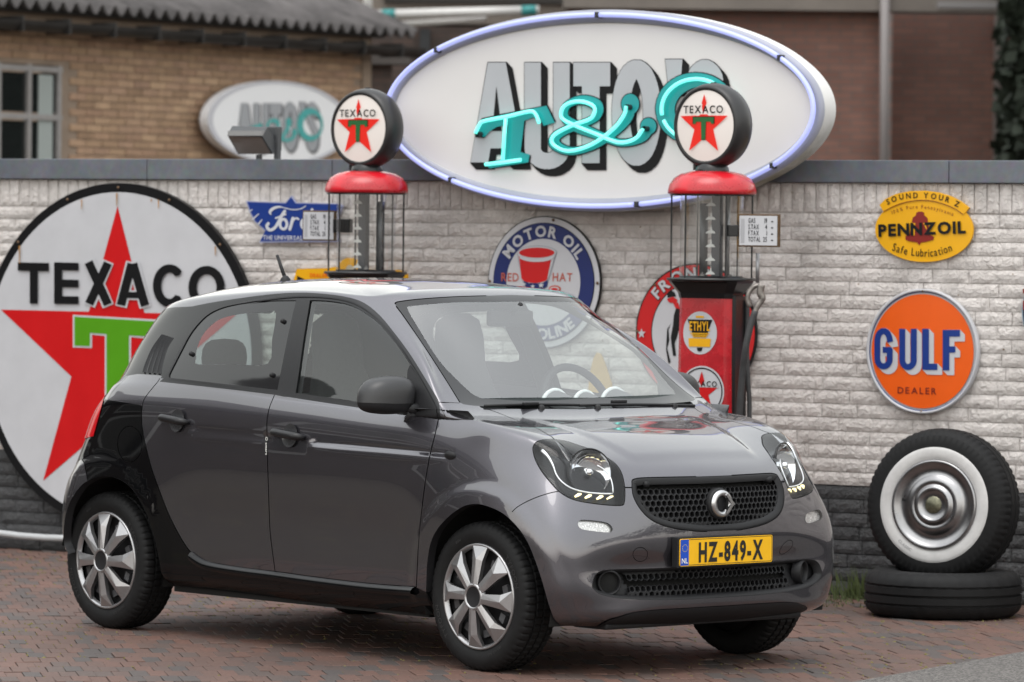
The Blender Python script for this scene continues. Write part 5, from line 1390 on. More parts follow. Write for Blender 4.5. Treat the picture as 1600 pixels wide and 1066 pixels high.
px_fill('hat_crown', [c1([(537, 622)]+arc2(735, 560, 215, 70, 165, 15, 16)+[(900, 615), (855, 825)]+arc2(710, 830, 150, 58, 0, 180, 16)), c1(arc2(735, 545, 200, 57, 0, 360, 40))], HP, E_RED, hs, -.015)
px_fill('hat_rim_line', [c1(arc2(735, 560, 205, 65, 160, 20, 18)+arc2(735, 585, 205, 65, 20, 160, 18))], HP, E_WHITE, hs, -.017)
px_fill('hat_brim', [c1([(575, 865), (640, 885), (800, 885), (860, 860), (850, 930), (800, 960), (640, 955), (580, 920)])], HP, E_BLUE, hs, -.012)
def star5(cx_, cy_, r): return [(cx_+r*(1 if k % 2 == 0 else .4)*sin(pi*k/5), cy_-r*(1 if k % 2 == 0 else .4)*cos(pi*k/5)) for k in range(10)]
px_fill('brim_star', [c1(star5(785, 915, 38)), c1(star5(590, 905, 30)), c1(star5(690, 930, 30))], HP, E_WHITE, hs, -.016)
V, F, w_ = text_layout('RED', HP.L(800, 426)[1]-HP.L(800, 439.5)[1], .012, .92, .12); a0 = HP.L(798.5, 439.5); flat_part('lettering', V, F, smat('enamel brick red', (.42, .09, .06)), hs, -.011, a0)
V, F, w_ = text_layout('HAT', HP.L(880, 426)[1]-HP.L(880, 439.5)[1], .012, .92, .12); a0 = HP.L(880.5, 439.5); flat_part('lettering', V, F, MATS['enamel brick red'], hs, -.011, a0)
px_fill('small_hat', [c1(arc2(935, 955, 70, 40, 0, 360, 24))], HP, MATS['enamel brick red'], hs, -.011); px_fill('small_hat_face', [c1(arc2(935, 958, 52, 26, 0, 360, 24))], HP, E_WHITE, hs, -.013); px_fill('small_hat_dot', [c1(arc2(935, 960, 38, 16, 0, 360, 24))], HP, E_RED, hs, -.015)

# ---------------------------------------------------------------- horse sign behind the right pump
ho, OP = sign_root('round_horse_sign', 1087, 520, .03, 'round red and white enamel sign with a rearing horse behind the right pump', 'sign')
OR = abs(OP.L(1181, 520)[0]-OP.L(992.5, 520)[0])/2
solid_p('sign_disc', ell(OR, OR, 80), E_BLACK, ho, 0, .014); fill_p('red_ring', [ell(OR*.975, OR*.975, 80)], E_RED, ho, -.003); fill_p('inner_line', [ell(OR*.735, OR*.735, 80)], E_BLACK, ho, -.005); fill_p('white_field', [ell(OR*.715, OR*.715, 80)], E_WHITE, ho, -.007)
for cc, g, m, y in (('FRONTIER', .06, E_BLACK, -.006), ('FRONTIER', .03, E_WHITE, -.010)):
    V, F = text_arc_layout(cc, OR*.165, OR*.775, radians(94), g, 1.12, .12 if g < .05 else .06); flat_part('lettering', V, F, m, ho, y)
V, F = text_arc_layout('GASOLINE', OR*.15, OR*.93, -pi/2, .03, 1.1, .12, True); flat_part('lettering', V, F, E_WHITE, ho, -.010)
def c4(pts): return [(980+x/4.1, 400+y/4.1) for x, y in pts]
for cxx in (98,): px_fill('ring_star', [c4([(98+34*sin(2*pi*k/10)*(1 if k % 2 == 0 else .42)*.8, 497-34*cos(2*pi*k/10)*(1 if k % 2 == 0 else .42)) for k in range(10)])], OP, E_WHITE, ho, -.010)
horse = [[(320, 330), (335, 330), (380, 300), (420, 300), (470, 330), (480, 400), (450, 450), (400, 470), (360, 480), (320, 480), (300, 440), (305, 380)], [(470, 330), (500, 240), (540, 215), (575, 240), (560, 270), (530, 275), (500, 380), (470, 400)],
         stroke2(c4([(0, 0)]), 1) and [(310, 390), (280, 400), (250, 455), (225, 455), (218, 500), (235, 555), (245, 520), (255, 480), (275, 450), (300, 440)], [(300, 440), (340, 460), (325, 520), (310, 560), (320, 640), (300, 640), (290, 570), (285, 520)], [(290, 430), (270, 470), (275, 540), (262, 590), (285, 680), (270, 690), (255, 600), (258, 540), (262, 470)],
         [(450, 430), (520, 400), (545, 440), (530, 460), (510, 430), (460, 460)], [(470, 380), (560, 350), (580, 390), (560, 395), (545, 375), (480, 410)]]
px_fill('horse', [c4(h) for h in horse], OP, E_BLACK, ho, -.010)
px_fill('rider', [c4([(262, 275), (300, 262), (330, 280), (325, 300), (280, 300), (268, 290)]), c4([(300, 300), (335, 300), (345, 340), (318, 335)])], OP, E_RED, ho, -.012); px_fill('rider_hat', [c4([(262, 240), (285, 215), (310, 235), (320, 260), (290, 262), (265, 268)])], OP, E_BLACK, ho, -.011)

# ---------------------------------------------------------------- round orange dealer sign
gu_, GP_ = sign_root('round_orange_sign', 1442, 549, .03, 'round orange enamel dealer sign with blue letters above the whitewall wheel', 'sign')
gr_ = (GP_.L(1442, 451.5)[1]-GP_.L(1442, 646.5)[1])/2
solid_p('sign_disc', ell(gr_, gr_, 96), E_WHITE, gu_, 0, .016); rim('sign_rim', gr_, gr_, .012, .014, E_WHITE, gu_)
V, F = ring2(gr_*.945, gr_*.945, gr_*.958, gr_*.958, 96); flat_part('pinstripe', V, F, E_BLUE2, gu_, -.004); fill_p('orange_field', [ell(gr_*.915, gr_*.915, 96)], E_ORANGE, gu_, -.006)
def c6(pts): return [(1340+x/2.882, 290+y/2.882) for x, y in pts]
def gulf(dx, dy, g):
    L = [c6(p) for p in ()]
    S = lambda pts, w: stroke2(c6([(x+dx, y+dy) for x, y in pts]), (w+g)/2.882)
    L += S([(152, 705)] + arc2(122, 700, 28, 45, -25, -180, 14) + [(94, 770)] + arc2(122, 780, 28, 34, 180, 10, 14) + [(150, 740), (118, 740)], 27)
    L += S([(206, 645), (206, 775)] + arc2(232, 785, 26, 32, 180, 0, 14) + [(258, 775), (258, 645)], 27)
    L += S([(311, 645), (311, 829)], 30) + S([(311, 816), (364, 816)], 28) + S([(403, 650), (403, 832)], 30) + S([(403, 665), (466, 665)], 30) + S([(403, 738), (445, 738)], 28)
    return L
sh = sweep2(gulf(0, 0, 1), 21/2.882, 22/2.882)
px_fill('letter_shadow', sh, GP_, E_WHITE, gu_, -.009); px_fill('lettering', gulf(0, 0, 0), GP_, E_BLUE2, gu_, -.012)
V, F, w_ = text_layout('DEALER', GP_.L(1442, 605)[1]-GP_.L(1442, 615.5)[1], .012, 1.1, .22); flat_part('lettering', V, F, E_BROWN, gu_, -.009, GP_.L(1434, 615.5))

# ---------------------------------------------------------------- yellow oval oil sign
pe, PP = sign_root('yellow_oval_sign', 1443.5, 359, .03, 'yellow oval enamel oil sign with a brown bell below the coping', 'sign')
prx = abs(PP.L(1520, 359)[0]-PP.L(1367, 359)[0])/2; prz = (PP.L(1443, 309)[1]-PP.L(1443, 410)[1])/2
el = [(prx*1.0*cos(a), prz*sin(a)) for a in np.linspace(0, 2*pi, 81)[:-1]]
def c5p(pts): return [(1370+x/8.2, 290+y/8.2) for x, y in pts]
ban = [(40, 250), (120, 170), (260, 105), (420, 72), (620, 65), (800, 88), (960, 140), (1080, 205), (1185, 285), (1115, 370), (1010, 300), (860, 235), (700, 195), (540, 190), (380, 215), (240, 258), (150, 300), (90, 335)]
solid_p('sign_plate', el, E_YEL, pe, 0, .012); solid_p('top_banner', PP.poly(c5p(ban)), E_YEL, pe, -.004, .012)
px_fill('banner_line', [c5p(p) for p in stroke2(smooth_poly([(90, 335), (240, 258), (380, 212), (540, 190), (700, 195), (860, 235), (1010, 300), (1115, 372)], n=4), 7)], PP, E_BROWN, pe, -.006)
def on_curve(s, fn, h, bold, sx=1.0, gap=.12):
    """letters along a curve in plane units: fn(t)->(x, z, angle)"""
    V = []; F = []; k = h/CAPH; x = 0; adv = []
    for ch in s:
        if ch == ' ': x += .36; continue
        v, f, lo, hi = glyph(ch, bold); adv.append((v, f, lo, hi, x)); x += hi-lo+gap
    x -= gap
    for v, f, lo, hi, ox in adv:
        X, Z, a = fn((ox+(hi-lo)/2)/x); b = len(V)
        for p in v:
            lx = (p[0]-(lo+hi)/2)*k*sx; ly = p[1]*k; V.append((X+cos(a)*lx-sin(a)*ly, Z+sin(a)*lx+cos(a)*ly))
        F += [tuple(i+b for i in q) for q in f]
    return V, F
def curve_fn(pts):
    P = [np.array(PP.L(*p)) for p in smooth_poly(c5p(pts), n=8)]; d = np.cumsum([0]+[np.linalg.norm(P[i+1]-P[i]) for i in range(len(P)-1)])
    def f(t):
        s = t*d[-1]; i = min(max(int(np.searchsorted(d, s))-1, 0), len(P)-2); u_ = (s-d[i])/(d[i+1]-d[i]); q = P[i]*(1-u_)+P[i+1]*u_; e = P[i+1]-P[i]; return q[0], q[1], atan2(e[1], e[0])
    return f
hz_ = lambda n_: abs(PP.L(1443, 350)[1]-PP.L(1443, 350+n_/8.2)[1])
V, F = on_curve('SOUND YOUR Z', curve_fn([(140, 250), (280, 190), (420, 165), (600, 160), (760, 175), (900, 210), (1060, 285)]), hz_(72), .02); flat_part('lettering', V, F, E_BLACK, pe, -.007)
V, F = on_curve('100% Pure Pennsylvania', curve_fn([(200, 370), (330, 325), (480, 298), (640, 300), (800, 330), (985, 390)]), hz_(50), .004, .85); flat_part('lettering', V, F, E_BROWN, pe, -.004)
V, F = on_curve('PENNZOIL', curve_fn([(35, 650), (350, 636), (700, 622), (1145, 606)]), hz_(152), .045, 1.12, .16); flat_part('lettering', V, F, E_BLACK, pe, -.008)
V, F = on_curve('Safe Lubrication', curve_fn([(195, 830), (350, 880), (520, 905), (680, 912), (820, 888), (975, 835)]), hz_(105), .006, .80, .09); flat_part('lettering', V, F, E_BLACK, pe, -.004)
px_fill('bell', [c5p([(510, 350), (540, 335), (590, 335), (612, 350), (612, 385), (650, 410), (662, 470), (452, 470), (465, 410), (505, 385)]), c5p([(460, 470), (655, 470), (690, 640), (420, 640)]), c5p([(370, 655), (390, 640), (715, 640), (738, 665), (730, 695), (640, 720), (570, 730), (548, 765), (520, 728), (420, 715), (372, 695)])], PP, E_DKRED, pe, -.004)
px_fill('bell_light', [c5p([(470, 480), (500, 480), (490, 640), (440, 640)]), c5p([(600, 480), (630, 480), (650, 560), (640, 560)])], PP, E_YEL, pe, -.006)

M_SCR = mat('rusty screw', (.16, .10, .06), .6, .5, build=var_build(80, .4))
for root, rr, angs in ((gu_, gr_*.97, (90, -90)), (hs, HR*.955, (80, 0, 180)), (ho, OR*.96, (135, 180)), (tx, R*.974, (90, 112, 68, 138, 42, 160))):
    for a in angs:
        MB().lathe([(.008, -.002), (.007, -.006), (.001, -.008)], 10, c=(rr*cos(radians(a)), -.006, rr*sin(radians(a))), axis='Y').build('screw', M_SCR, root, True)
# ---------------------------------------------------------------- dark blue sign cut by the frame and yellow signs low behind the pumps
bl_, BP_ = sign_root('round_navy_sign', 1668, 488, .03, 'dark navy round sign with pale rim at the right picture edge', 'sign')
br_ = abs(BP_.L(1740, 488)[0]-BP_.L(1596.5, 488)[0])/2
solid_p('sign_disc', ell(br_, br_, 64), smat('enamel pale rim', (.22, .30, .36)), bl_, 0, .014); fill_p('navy_field', [ell(br_*.97, br_*.97, 64)], smat('enamel night blue', (.01, .012, .03)), bl_, -.003)
px_fill('red_mark', [[(1599, 470), (1604, 468), (1604, 485), (1599, 484)], [(1598.5, 452), (1603, 450), (1603, 458), (1599, 459)]], BP_, E_DKRED, bl_, -.005)
ye, YP = sign_root('yellow_winged_sign', 545, 440, .03, 'yellow enamel sign with a rounded crest behind the left pump base', 'sign')
yo = [(458, 470), (459, 437), (463.5, 420.5), (515, 419), (524, 417)] + arc2(546, 421, 18, 18, 190, 350, 14) + [(570, 421), (622, 422), (636, 428), (640, 470)]
solid_p('sign_plate', YP.poly(yo), E_YEL, ye, 0, .012); px_fill('crest_cut', [arc2(547, 424, 7, 10, 180, 360, 10)], YP, mat('wall tone enamel', (.45, .40, .30), .4), ye, -.003); px_fill('dark_panel', [[(464.5, 431), (476, 436), (476, 470), (464.5, 470)]], YP, E_BLACK, ye, -.003)
V, F, w_ = text_layout('DEALER', YP.L(495, 427)[1]-YP.L(495, 433)[1], .02, 1.0, .14); a0 = YP.L(485, 433); flat_part('lettering', V, F, E_ORANGE, ye, -.004, (a0[0]+w_/2, a0[1]))
yb, YB = sign_root('yellow_arrow_sign', 935, 585, .03, 'small pale yellow pointed sign seen through the windscreen beside the steering wheel', 'sign')
solid_p('sign_plate', YB.poly([(918, 620), (921, 585), (927, 560), (932, 551), (938, 553), (945, 570), (955, 600), (960, 620)]), smat('enamel pale ochre', (.55, .36, .12)), yb, 0, .012)

# ================================================================== BIG OVAL BOX SIGN
OVO, OVT = .22, .11
ov = empty('oval_neon_sign'); _p = Plane(WALL_M, OVO); oc = ((_p.L(600, 168)[0]+_p.L(1287, 178)[0])/2, _p.L(944, 173)[1]); ov.matrix_world = WALL_M @ Matrix.Translation((oc[0], -OVO, oc[1])); OV = Plane(ov.matrix_world)
tag(ov, 'large white oval box sign edged with blue neon above the wall', 'sign')
orx = abs(OV.L(1287, 178)[0]-OV.L(600, 168)[0])/2; orz = (OV.L(944, 15)[1]-OV.L(944, 331)[1])/2
def grimy(nt, b):
    tc = node(nt, 'ShaderNodeTexCoord'); n = noise(nt, 7, 6, .65); sp_ = node(nt, 'ShaderNodeSeparateXYZ'); nt.links.new(tc.outputs['Object'], sp_.inputs[0])
    mr = node(nt, 'ShaderNodeMapRange'); mr.inputs[1].default_value = .25; mr.inputs[2].default_value = -.45; nt.links.new(sp_.outputs[2], mr.inputs[0])
    mu = node(nt, 'ShaderNodeMath', operation='MULTIPLY'); nt.links.new(mr.outputs[0], mu.inputs[0]); nt.links.new(n.outputs['Fac'], mu.inputs[1])
    r = ramp(nt, mu.outputs[0], [(.18, (.62, .61, .60)), (.5, (.20, .19, .13))]); nt.links.new(r.outputs[0], b.inputs['Base Color'])
M_BOX = mat('algae stained box side', (.6, .6, .6), .5, build=grimy); M_FACE = mat('acrylic sign face', (.64, .625, .62), .3, build=var_build(1.5, .03, .05)); M_RIMG = mat('grey sign trim', (.30, .31, .37), .35, build=var_build(3, .08))
V = []; F = []; n = 128
prof = [(.975, OVT+.04), (1.0, OVT), (1.0, .012), (.994, 0.0), (.87, -.006), (.87, .006)]
for k in range(n):
    a = 2*pi*k/n
    for s_, y in prof: V.append((orx*cos(a)-(1-s_)*cos(a)*orz, y, orz*sin(a)-(1-s_)*sin(a)*orz))
m_ = len(prof)
for i0, i1, nm, m in ((0, 2, 'box_side', M_BOX), (2, 5, 'trim_ring', M_RIMG)):
    FF = [(k*m_+i, ((k+1) % n)*m_+i, ((k+1) % n)*m_+i+1, k*m_+i+1) for k in range(n) for i in range(i0, i1)]
    mb = MB(); used = sorted(set(i for f in FF for i in f)); mp = {v: q for q, v in enumerate(used)}; mb.add([V[i] for i in used], [tuple(mp[i] for i in f) for f in FF]); mb.build(nm, m, ov, True)
fill_p('sign_face', [[(orx*cos(a)-.126*orz*cos(a), orz*sin(a)-.126*orz*sin(a)) for a in np.linspace(0, 2*pi, 97)[:-1]]], M_FACE, ov, .004)
fill_p('box_back', [[(orx*.99*cos(a), orz*.99*sin(a)) for a in np.linspace(0, 2*pi, 65)[:-1]]], M_BOX, ov, OVT+.03)
M_NB = mat('blue neon tube', (.3, .33, .6), .25, emis=(.42, .47, 1.0), es=.34); M_NT = mat('teal neon tube', (.2, .6, .55), .2, emis=(.12, .85, .70), es=.70)
M_CLIP = mat('black tube clip', (.02, .02, .022), .5)
segs = [(-2.9, -2.33), (-2.31, -1.38), (-1.35, -.62), (-.60, .55), (.57, 1.55), (1.57, 2.42), (2.44, 3.36)]
for a0, a1 in segs:
    pts = [(orx*.970*cos(a), -.035, orz*.945*sin(a)) for a in np.linspace(a0, a1, 40)]; MB().tube(pts, .0125, 10).build('neon_tube', M_NB, ov, True)
for a in (-2.32, -1.365, -.61, .56, 1.56, 2.43): 
    x, z = orx*.970*cos(a), orz*.945*sin(a); MB().box(x-.010, x+.010, -.048, 0, z-.014, z+.014).build('tube_clip', M_CLIP, ov, bevel=.004)
M_LG = mat('silver grey letter film', (.40, .415, .44), .35, build=var_build(2, .06))
def autos(g=0):
    L = {}
    L['A'] = [[(763-g, 98-g), (791+g, 98-g), (820+g, 254+g), (794-g, 254+g), (791.5, 232), (767, 232), (763.5+g, 254+g), (736-g, 254+g)]]
    L['U'] = stroke2([(833, 98-g), (833, 232)] + arc2(855.5, 232, 22.5, 20, 180, 0, 14) + [(878, 232), (878, 98-g)], 25.5+2*g)
    L['T'] = [[(896.5-g, 98-g), (954+g, 98-g), (954+g, 135+g), (937.5+g, 135+g), (937.5+g, 255+g), (910-g, 255+g), (910-g, 135+g), (896.5-g, 135+g)]]
    L['O'] = stroke2(arc2(995, 176.5, 24.5, 69, 0, 360, 40), 28+2*g)
    L["'"] = [[(1040-g, 93-g), (1067+g, 93-g), (1063+g, 140+g), (1045-g, 140+g)]]
    L['S'] = stroke2(smooth_poly([(1118, 140), (1116, 118), (1102, 106), (1088, 118), (1087, 145), (1102, 172), (1117, 198), (1116, 232), (1102, 248), (1087, 238), (1084, 210)], n=4), 26+2*g)
    return L
def A_holes(): return [(776.5, 135), (785, 205), (770, 205)]
for nm, P_ in autos(1.2).items(): px_fill('letter_shadow', sweep2(P_, 9, 10), OV, E_BLACK, ov, -.001)
for nm, P_ in autos(0).items(): px_fill('letter', P_, OV, M_LG, ov, -.004)
px_fill('letter_counter', [A_holes()], OV, E_BLACK, ov, -.006)
def c2(pts): return [(530+x/2.961, y/2.961) for x, y in pts]
Tp = [(637, 630), (652, 590), (668, 552), (760, 532), (965, 490), (1003, 568), (952, 583), (935, 548), (900, 545), (862, 560), (845, 705), (887, 715), (880, 752), (700, 780), (685, 757), (765, 735), (787, 578), (735, 588), (700, 610), (680, 634)]
amp = smooth_poly([(1440, 588), (1405, 640), (1310, 662), (1210, 628), (1110, 588), (1050, 545), (1060, 488), (1130, 462), (1200, 490), (1190, 545), (1100, 585), (1015, 625), (1005, 670), (1080, 700), (1190, 672), (1290, 600), (1345, 530), (1352, 490)], n=5)
aw = [58 - 22*abs(sin(i*.16)) for i in range(len(amp))]
def tealshape(g):
    P = [grow_px(Tp, g)]; P += stroke2(c2(amp), [(w+2*g*2.96)/2.961*.92 for w in aw], True)
    P += [arc2(530+1436/2.961, 585/2.961, 12.5+g, 13+g, 0, 360, 20), arc2(530+1352/2.961, 482/2.961, 14+g, 16+g, 0, 360, 20)]
    P += stroke2(arc2(1094, 171, 53, 46, 0, 360, 40), [(20+10*sin(radians(i*9-100)))+2*g for i in range(41)], False)
    return P
def grow_px(pts, g):
    q = c2(pts); cx_, cy_ = 810, 210; return [(x+(g if x > cx_ else -g), y+(g if y > cy_ else -g)) for x, y in q] if g else q
px_fill('script_outline', tealshape(1.6), OV, E_BLACK, ov, -.009); px_fill('teal_script', tealshape(0), OV, mat('teal script film', (.008, .28, .29), .3), ov, -.012)
def ntube(pts, nm='neon_tube', r=.0095): MB().tube([(x, -.04, z) for x, z in OV.poly([tuple(p) for p in pts])], r, 8).build(nm, M_NT, ov, True)
ntube(c2(smooth_poly([(650, 618), (668, 580), (690, 562), (800, 540), (900, 517), (928, 530), (945, 572)], n=4))); ntube(c2([(790, 548), (783, 640), (776, 742)])); ntube(c2([(695, 762), (780, 752), (860, 741)]))
ntube(c2([tuple(p) for p in smooth_poly([(1425, 598), (1385, 645), (1310, 660), (1210, 622), (1110, 582), (1048, 545), (1062, 490), (1130, 470), (1198, 495), (1185, 548), (1100, 580), (1015, 625), (1008, 668), (1080, 700), (1190, 668), (1290, 595), (1338, 530), (1346, 492)], n=4)]))
ntube(arc2(1094, 172, 54, 48, 170, 300, 24)); ntube(arc2(1094, 172, 54, 48, 310, 520, 30))
for p in c2([(661, 622), (1352, 497), (1432, 597)]):
    x, z = OV.L(*p); MB().lathe([(.014, -.05), (.014, -.012)], 10, c=(x, 0, z), axis='Y').build('tube_clip', M_CLIP, ov)
MB().box(-.9, -.8, OVT, OVO+.02, -.25, -.05).box(.8, .9, OVT, OVO+.02, -.25, -.05).build('mounting_bracket', M_CLIP, ov)
# second oval sign on the shed
o2 = empty('small_oval_sign'); _p = Plane(SHED_M, .16); oc = ((_p.L(324, 192)[0]+_p.L(548, 192)[0])/2, _p.L(434, 192)[1]); o2.matrix_world = SHED_M @ Matrix.Translation((oc[0], -.16, oc[1])); O2 = Plane(o2.matrix_world); tag(o2, 'smaller white oval sign with grey letters hung on the ochre brick shed', 'sign')
r2x = abs(O2.L(548, 192)[0]-O2.L(324, 192)[0])/2; r2z = (O2.L(434, 127)[1]-O2.L(434, 258)[1])/2
solid_p('sign_box', [(r2x*cos(a), r2z*sin(a)) for a in np.linspace(0, 2*pi, 81)[:-1]], mat('white sign box', (.74, .74, .76), .4), o2, 0, .08); V, F = ring2(r2x*.93, r2z*.93, r2x*.995, r2z*.995, 80); flat_part('sign_trim', V, F, mat('pale sign trim', (.48, .48, .52), .4), o2, -.004)
def small(pts): return [(434+(x-945)*.325+2, 192+(y-173)*.46+4) for x, y in pts]
for nm, P_ in autos(1).items(): px_fill('letter_shadow', [small(q) for q in sweep2(P_, 9, 8)], O2, mat('soft grey shadow film', (.12, .12, .13), .5), o2, -.005)
for nm, P_ in autos(0).items(): px_fill('letter', [small(q) for q in P_], O2, mat('soft silver film', (.30, .31, .33), .5), o2, -.008)
px_fill('teal_script', [small(q) for q in tealshape(0)], O2, mat('pale teal film', (.05, .33, .32), .4), o2, -.012)
# ================================================================== VINTAGE FUEL PUMPS
M_PRED = mat('red pump enamel', (.44, .007, .015), .28, 0, .2, build=var_build(9, .28, .1)); M_PBLK = mat('black pump enamel', (.008, .008, .009), .3); M_GLB = mat('globe body black', (.016, .015, .016), .38, build=var_build(8, .15))
M_LIT = mat('lit milk glass', (.55, .51, .49), .3, emis=(1, .90, .80), es=.10, build=var_build(3, .05)); M_LRED = mat('lit star red', (.55, .012, .010), .3, emis=(1, .06, .02), es=.10); M_LGRN = mat('globe green', (.015, .11, .03), .4)
M_PGL = glass_mat('pump cylinder glass', (.95, .96, .96)); M_ROD = mat('black pump rod', (.012, .012, .013), .4)
M_HOSE = mat('rubber hose', (.035, .035, .037), .6, build=var_build(30, .2)); M_NOZ = mat('worn nozzle metal', (.22, .20, .185), .45, .7, build=var_build(40, .35, .1)); M_STEEL = mat('dull steel', (.30, .30, .31), .45, .8)
M_MARK = mat('gauge white', (.6, .6, .58), .5)
def star_poly(r, cx=0, cz=0): return [(cx+r*(1 if k % 2 == 0 else .40)*cos(pi/2+pi*k/5), cz+r*(1 if k % 2 == 0 else .40)*sin(pi/2+pi*k/5)) for k in range(10)]
def gas_pump(px, depth, label, globe_yaw, mirror=1):
    """origin on the ground under the pump axis; local -y faces like the wall"""
    b0 = at_depth(px, 361, depth); r = empty('fuel_pump', (b0.x, b0.y, 0), -TH); tag(r, label, 'fuel pump', 'vintage fuel pumps before the wall')
    s = .0030667
    zz = lambda py: CAM_H + (364.5-py)*s          # heights read on the right pump
    # globe
    gl = empty('globe', (0, 0, zz(197)), globe_yaw, r)
    R = .204
    MB().lathe([(.170, -.060), (.182, -.066), (.193, -.058), (.203, -.026), (.206, 0), (.203, .026), (.193, .058), (.182, .066), (.170, .060)], 56, axis='Y').build('globe_body', M_GLB, gl, True)
    MB().tube([(.2065*cos(a), .0, .2065*sin(a)) for a in (1.50, 1.57, 1.64)], .004, 6).build('globe_seam', M_PBLK, gl)
    for sgn in (-1, 1):
        f = empty('globe_face', (0, -sgn*0 if sgn < 0 else 0, 0), 0 if sgn < 0 else pi, gl)
        dome_disc('face_lens', .171, .171, .012, M_LIT, f, -.058)
        if sgn < 0:
            fill_p('face_star', [star_poly(.150, 0, .0)], M_LRED, f, -0.0715)
            V, F, w_ = text_layout('TEXACO', .037, .018, 1.02, .13)
            fill_p('letter_gap', [[(-.045, .0475), (.045, .0475), (.045, .104), (-.045, .104)]], M_LIT, f, -0.0725)
            fill_p('face_star', [[(0, .150), (.0145, .104), (.006, .074), (-.004, .054), (-.012, .090)], [(-.030, .046), (.030, .046), (.022, .054), (-.022, .054)]], M_LRED, f, -0.0730)
            flat_part('face_lettering', V, F, E_BLACK, f, -0.0745, (-.003, .060))
            tp = [(-.062, .040), (.062, .040), (.062, .008), (.046, .008), (.044, .018), (.015, .018), (.012, -.066), (-.012, -.066), (-.015, .018), (-.044, .018), (-.046, .008), (-.062, .008)]
            fill_p('letter_edge', [[(x*1.07, (z+.012)*1.06-.012) for x, z in tp]], E_BLACK, f, -0.0740); fill_p('green_letter', [tp], M_LGRN, f, -0.0750)
    MB().lathe([(.060, zz(254)), (.078, zz(262)), (.082, zz(268)), (.080, zz(272))], 32).build('globe_collar', M_PBLK, r, True)
    MB().box(-.10, -.085, -.012, .012, zz(266), zz(256)).build('collar_lug', M_PBLK, r)
    MB().lathe([(.001, zz(266)), (.10, zz(268)), (.150, zz(272)), (.185, zz(279)), (.205, zz(289)), (.213, zz(298)), (.212, zz(303)), (.200, zz(304)), (.001, zz(303.5))], 56).build('canopy', M_PRED, r, True)
    MB().lathe([(.20, zz(304)), (.205, zz(306)), (.001, zz(306.5))], 40).build('canopy_ring', M_PBLK, r, True)
    MB().lathe([(.152, zz(306)), (.152, zz(431))], 48).build('glass_cylinder', M_PGL, r, True)
    for k in range(6):
        a = 2*pi*k/6+.35; MB().tube([(.196*cos(a), .196*sin(a), zz(304)), (.196*cos(a), .196*sin(a), zz(434))], .0045, 6).build('tie_rod', M_ROD, r)
    tx_ = -.055 if mirror > 0 else .075; MB().tube([(tx_, .02, zz(318)), (tx_, .02, zz(432))], .021, 12).build('inner_tube', mat('dark inner pipe', (.03, .035, .042), .35), r, True)
    gx = 0 if mirror > 0 else -.045; MB().box(gx+.010, gx+.052, -.02, .02, zz(306), zz(432)).build('gauge_strip', mat('gauge strip', (.028, .032, .040), .4), r)
    MB().tube([(.075, .03, zz(306)), (.075, .03, zz(432))], .008, 8).build('overflow_pipe', M_STEEL, r, True)
    for k in range(6):
        z = zz(318)-k*(zz(318)-zz(425))/5
        fill_p('gauge_mark', [[(gx+a_, z+b_) for a_, b_ in ((-.022, -.012), (.034, -.012), (.026, -.002), (.014, .004), (.010, .030), (.004, .004), (-.012, -.002))]], M_MARK, r, -.0215)
    # flange and cabinet
    MB().lathe([(.001, zz(431.5)), (.150, zz(431.5)), (.155, zz(434)), (.212, zz(434.5)), (.214, zz(438.5)), (.160, zz(440))], 48).build('base_flange', M_PBLK, r, True)
    def octa(w, d, c): return [(-w, -d+c), (-w+c, -d), (w-c, -d), (w, -d+c), (w, d-c), (w-c, d), (-w+c, d), (-w, d-c)]
    def loft(nm, secs, m, **k):
        V = []; F = []
        for (w, d, c, z) in secs: V += [(x, y, z) for x, y in octa(w, d, c)]
        for i in range(len(secs)-1):
            for q in range(8): F.append((i*8+q, i*8+(q+1) % 8, (i+1)*8+(q+1) % 8, (i+1)*8+q))
        F.append(tuple(range(8))); F.append(tuple(range((len(secs)-1)*8, len(secs)*8)))
        return MB().add(V, F).build(nm, m, r, **k)
    loft('cabinet_neck', [(.190, .115, .035, zz(438)), (.186, .112, .035, zz(442)), (.152, .082, .03, zz(458)), (.148, .078, .03, zz(466))], M_PBLK)
    loft('cabinet', [(.145, .076, .03, zz(466)), (.156, .084, .03, .36), (.170, .10, .03, .12), (.20, .14, .03, .0)], M_PRED)
    MB().box(.146, .166, -.050, .060, .10, zz(462)).build('side_post', M_PBLK, r)
    dc = empty('cabinet_decal', (-.012, -.068, zz(520)), 0, r)
    fill_p('decal_disc', [ell(.093, .103, 40)], E_WHITE, dc, -.012)
    fill_p('decal_shield', [[(-.070, .064), (.070, .064), (.060, .045), (.034, -.022), (-.034, -.022), (-.060, .045)], [(-.016, -.070), (.016, -.070), (.012, -.085), (0, -.090), (-.012, -.085)]], E_BLACK, dc, -.014)
    fill_p('decal_band', [[(-.062, -.026), (.062, -.026), (.058, -.066), (-.058, -.066)], [(-.022, .072), (.022, .072), (.022, .082), (-.022, .082)]], E_YEL, dc, -.015)
    V, F, w_ = text_layout('ETHYL', .044, .030, .56, .10); flat_part('decal_lettering', V, F, E_YEL, dc, -.017, (0, .012))
    for q, (zq, wq) in enumerate(((.000, .052), (-.008, .045), (-.016, .038))): fill_p('decal_line', [[(-wq, zq), (wq, zq), (wq, zq-.005), (-wq, zq-.005)]], E_YEL, dc, -.016)
    d2 = empty('cabinet_badge', (.004, -.071, zz(611)), 0, r)
    fill_p('badge_disc', [ell(.122, .122, 48)], E_WHITE, d2, -.012); V, F = ring2(.108, .108, .114, .114, 48); flat_part('badge_ring', V, F, E_BLACK, d2, -.014)
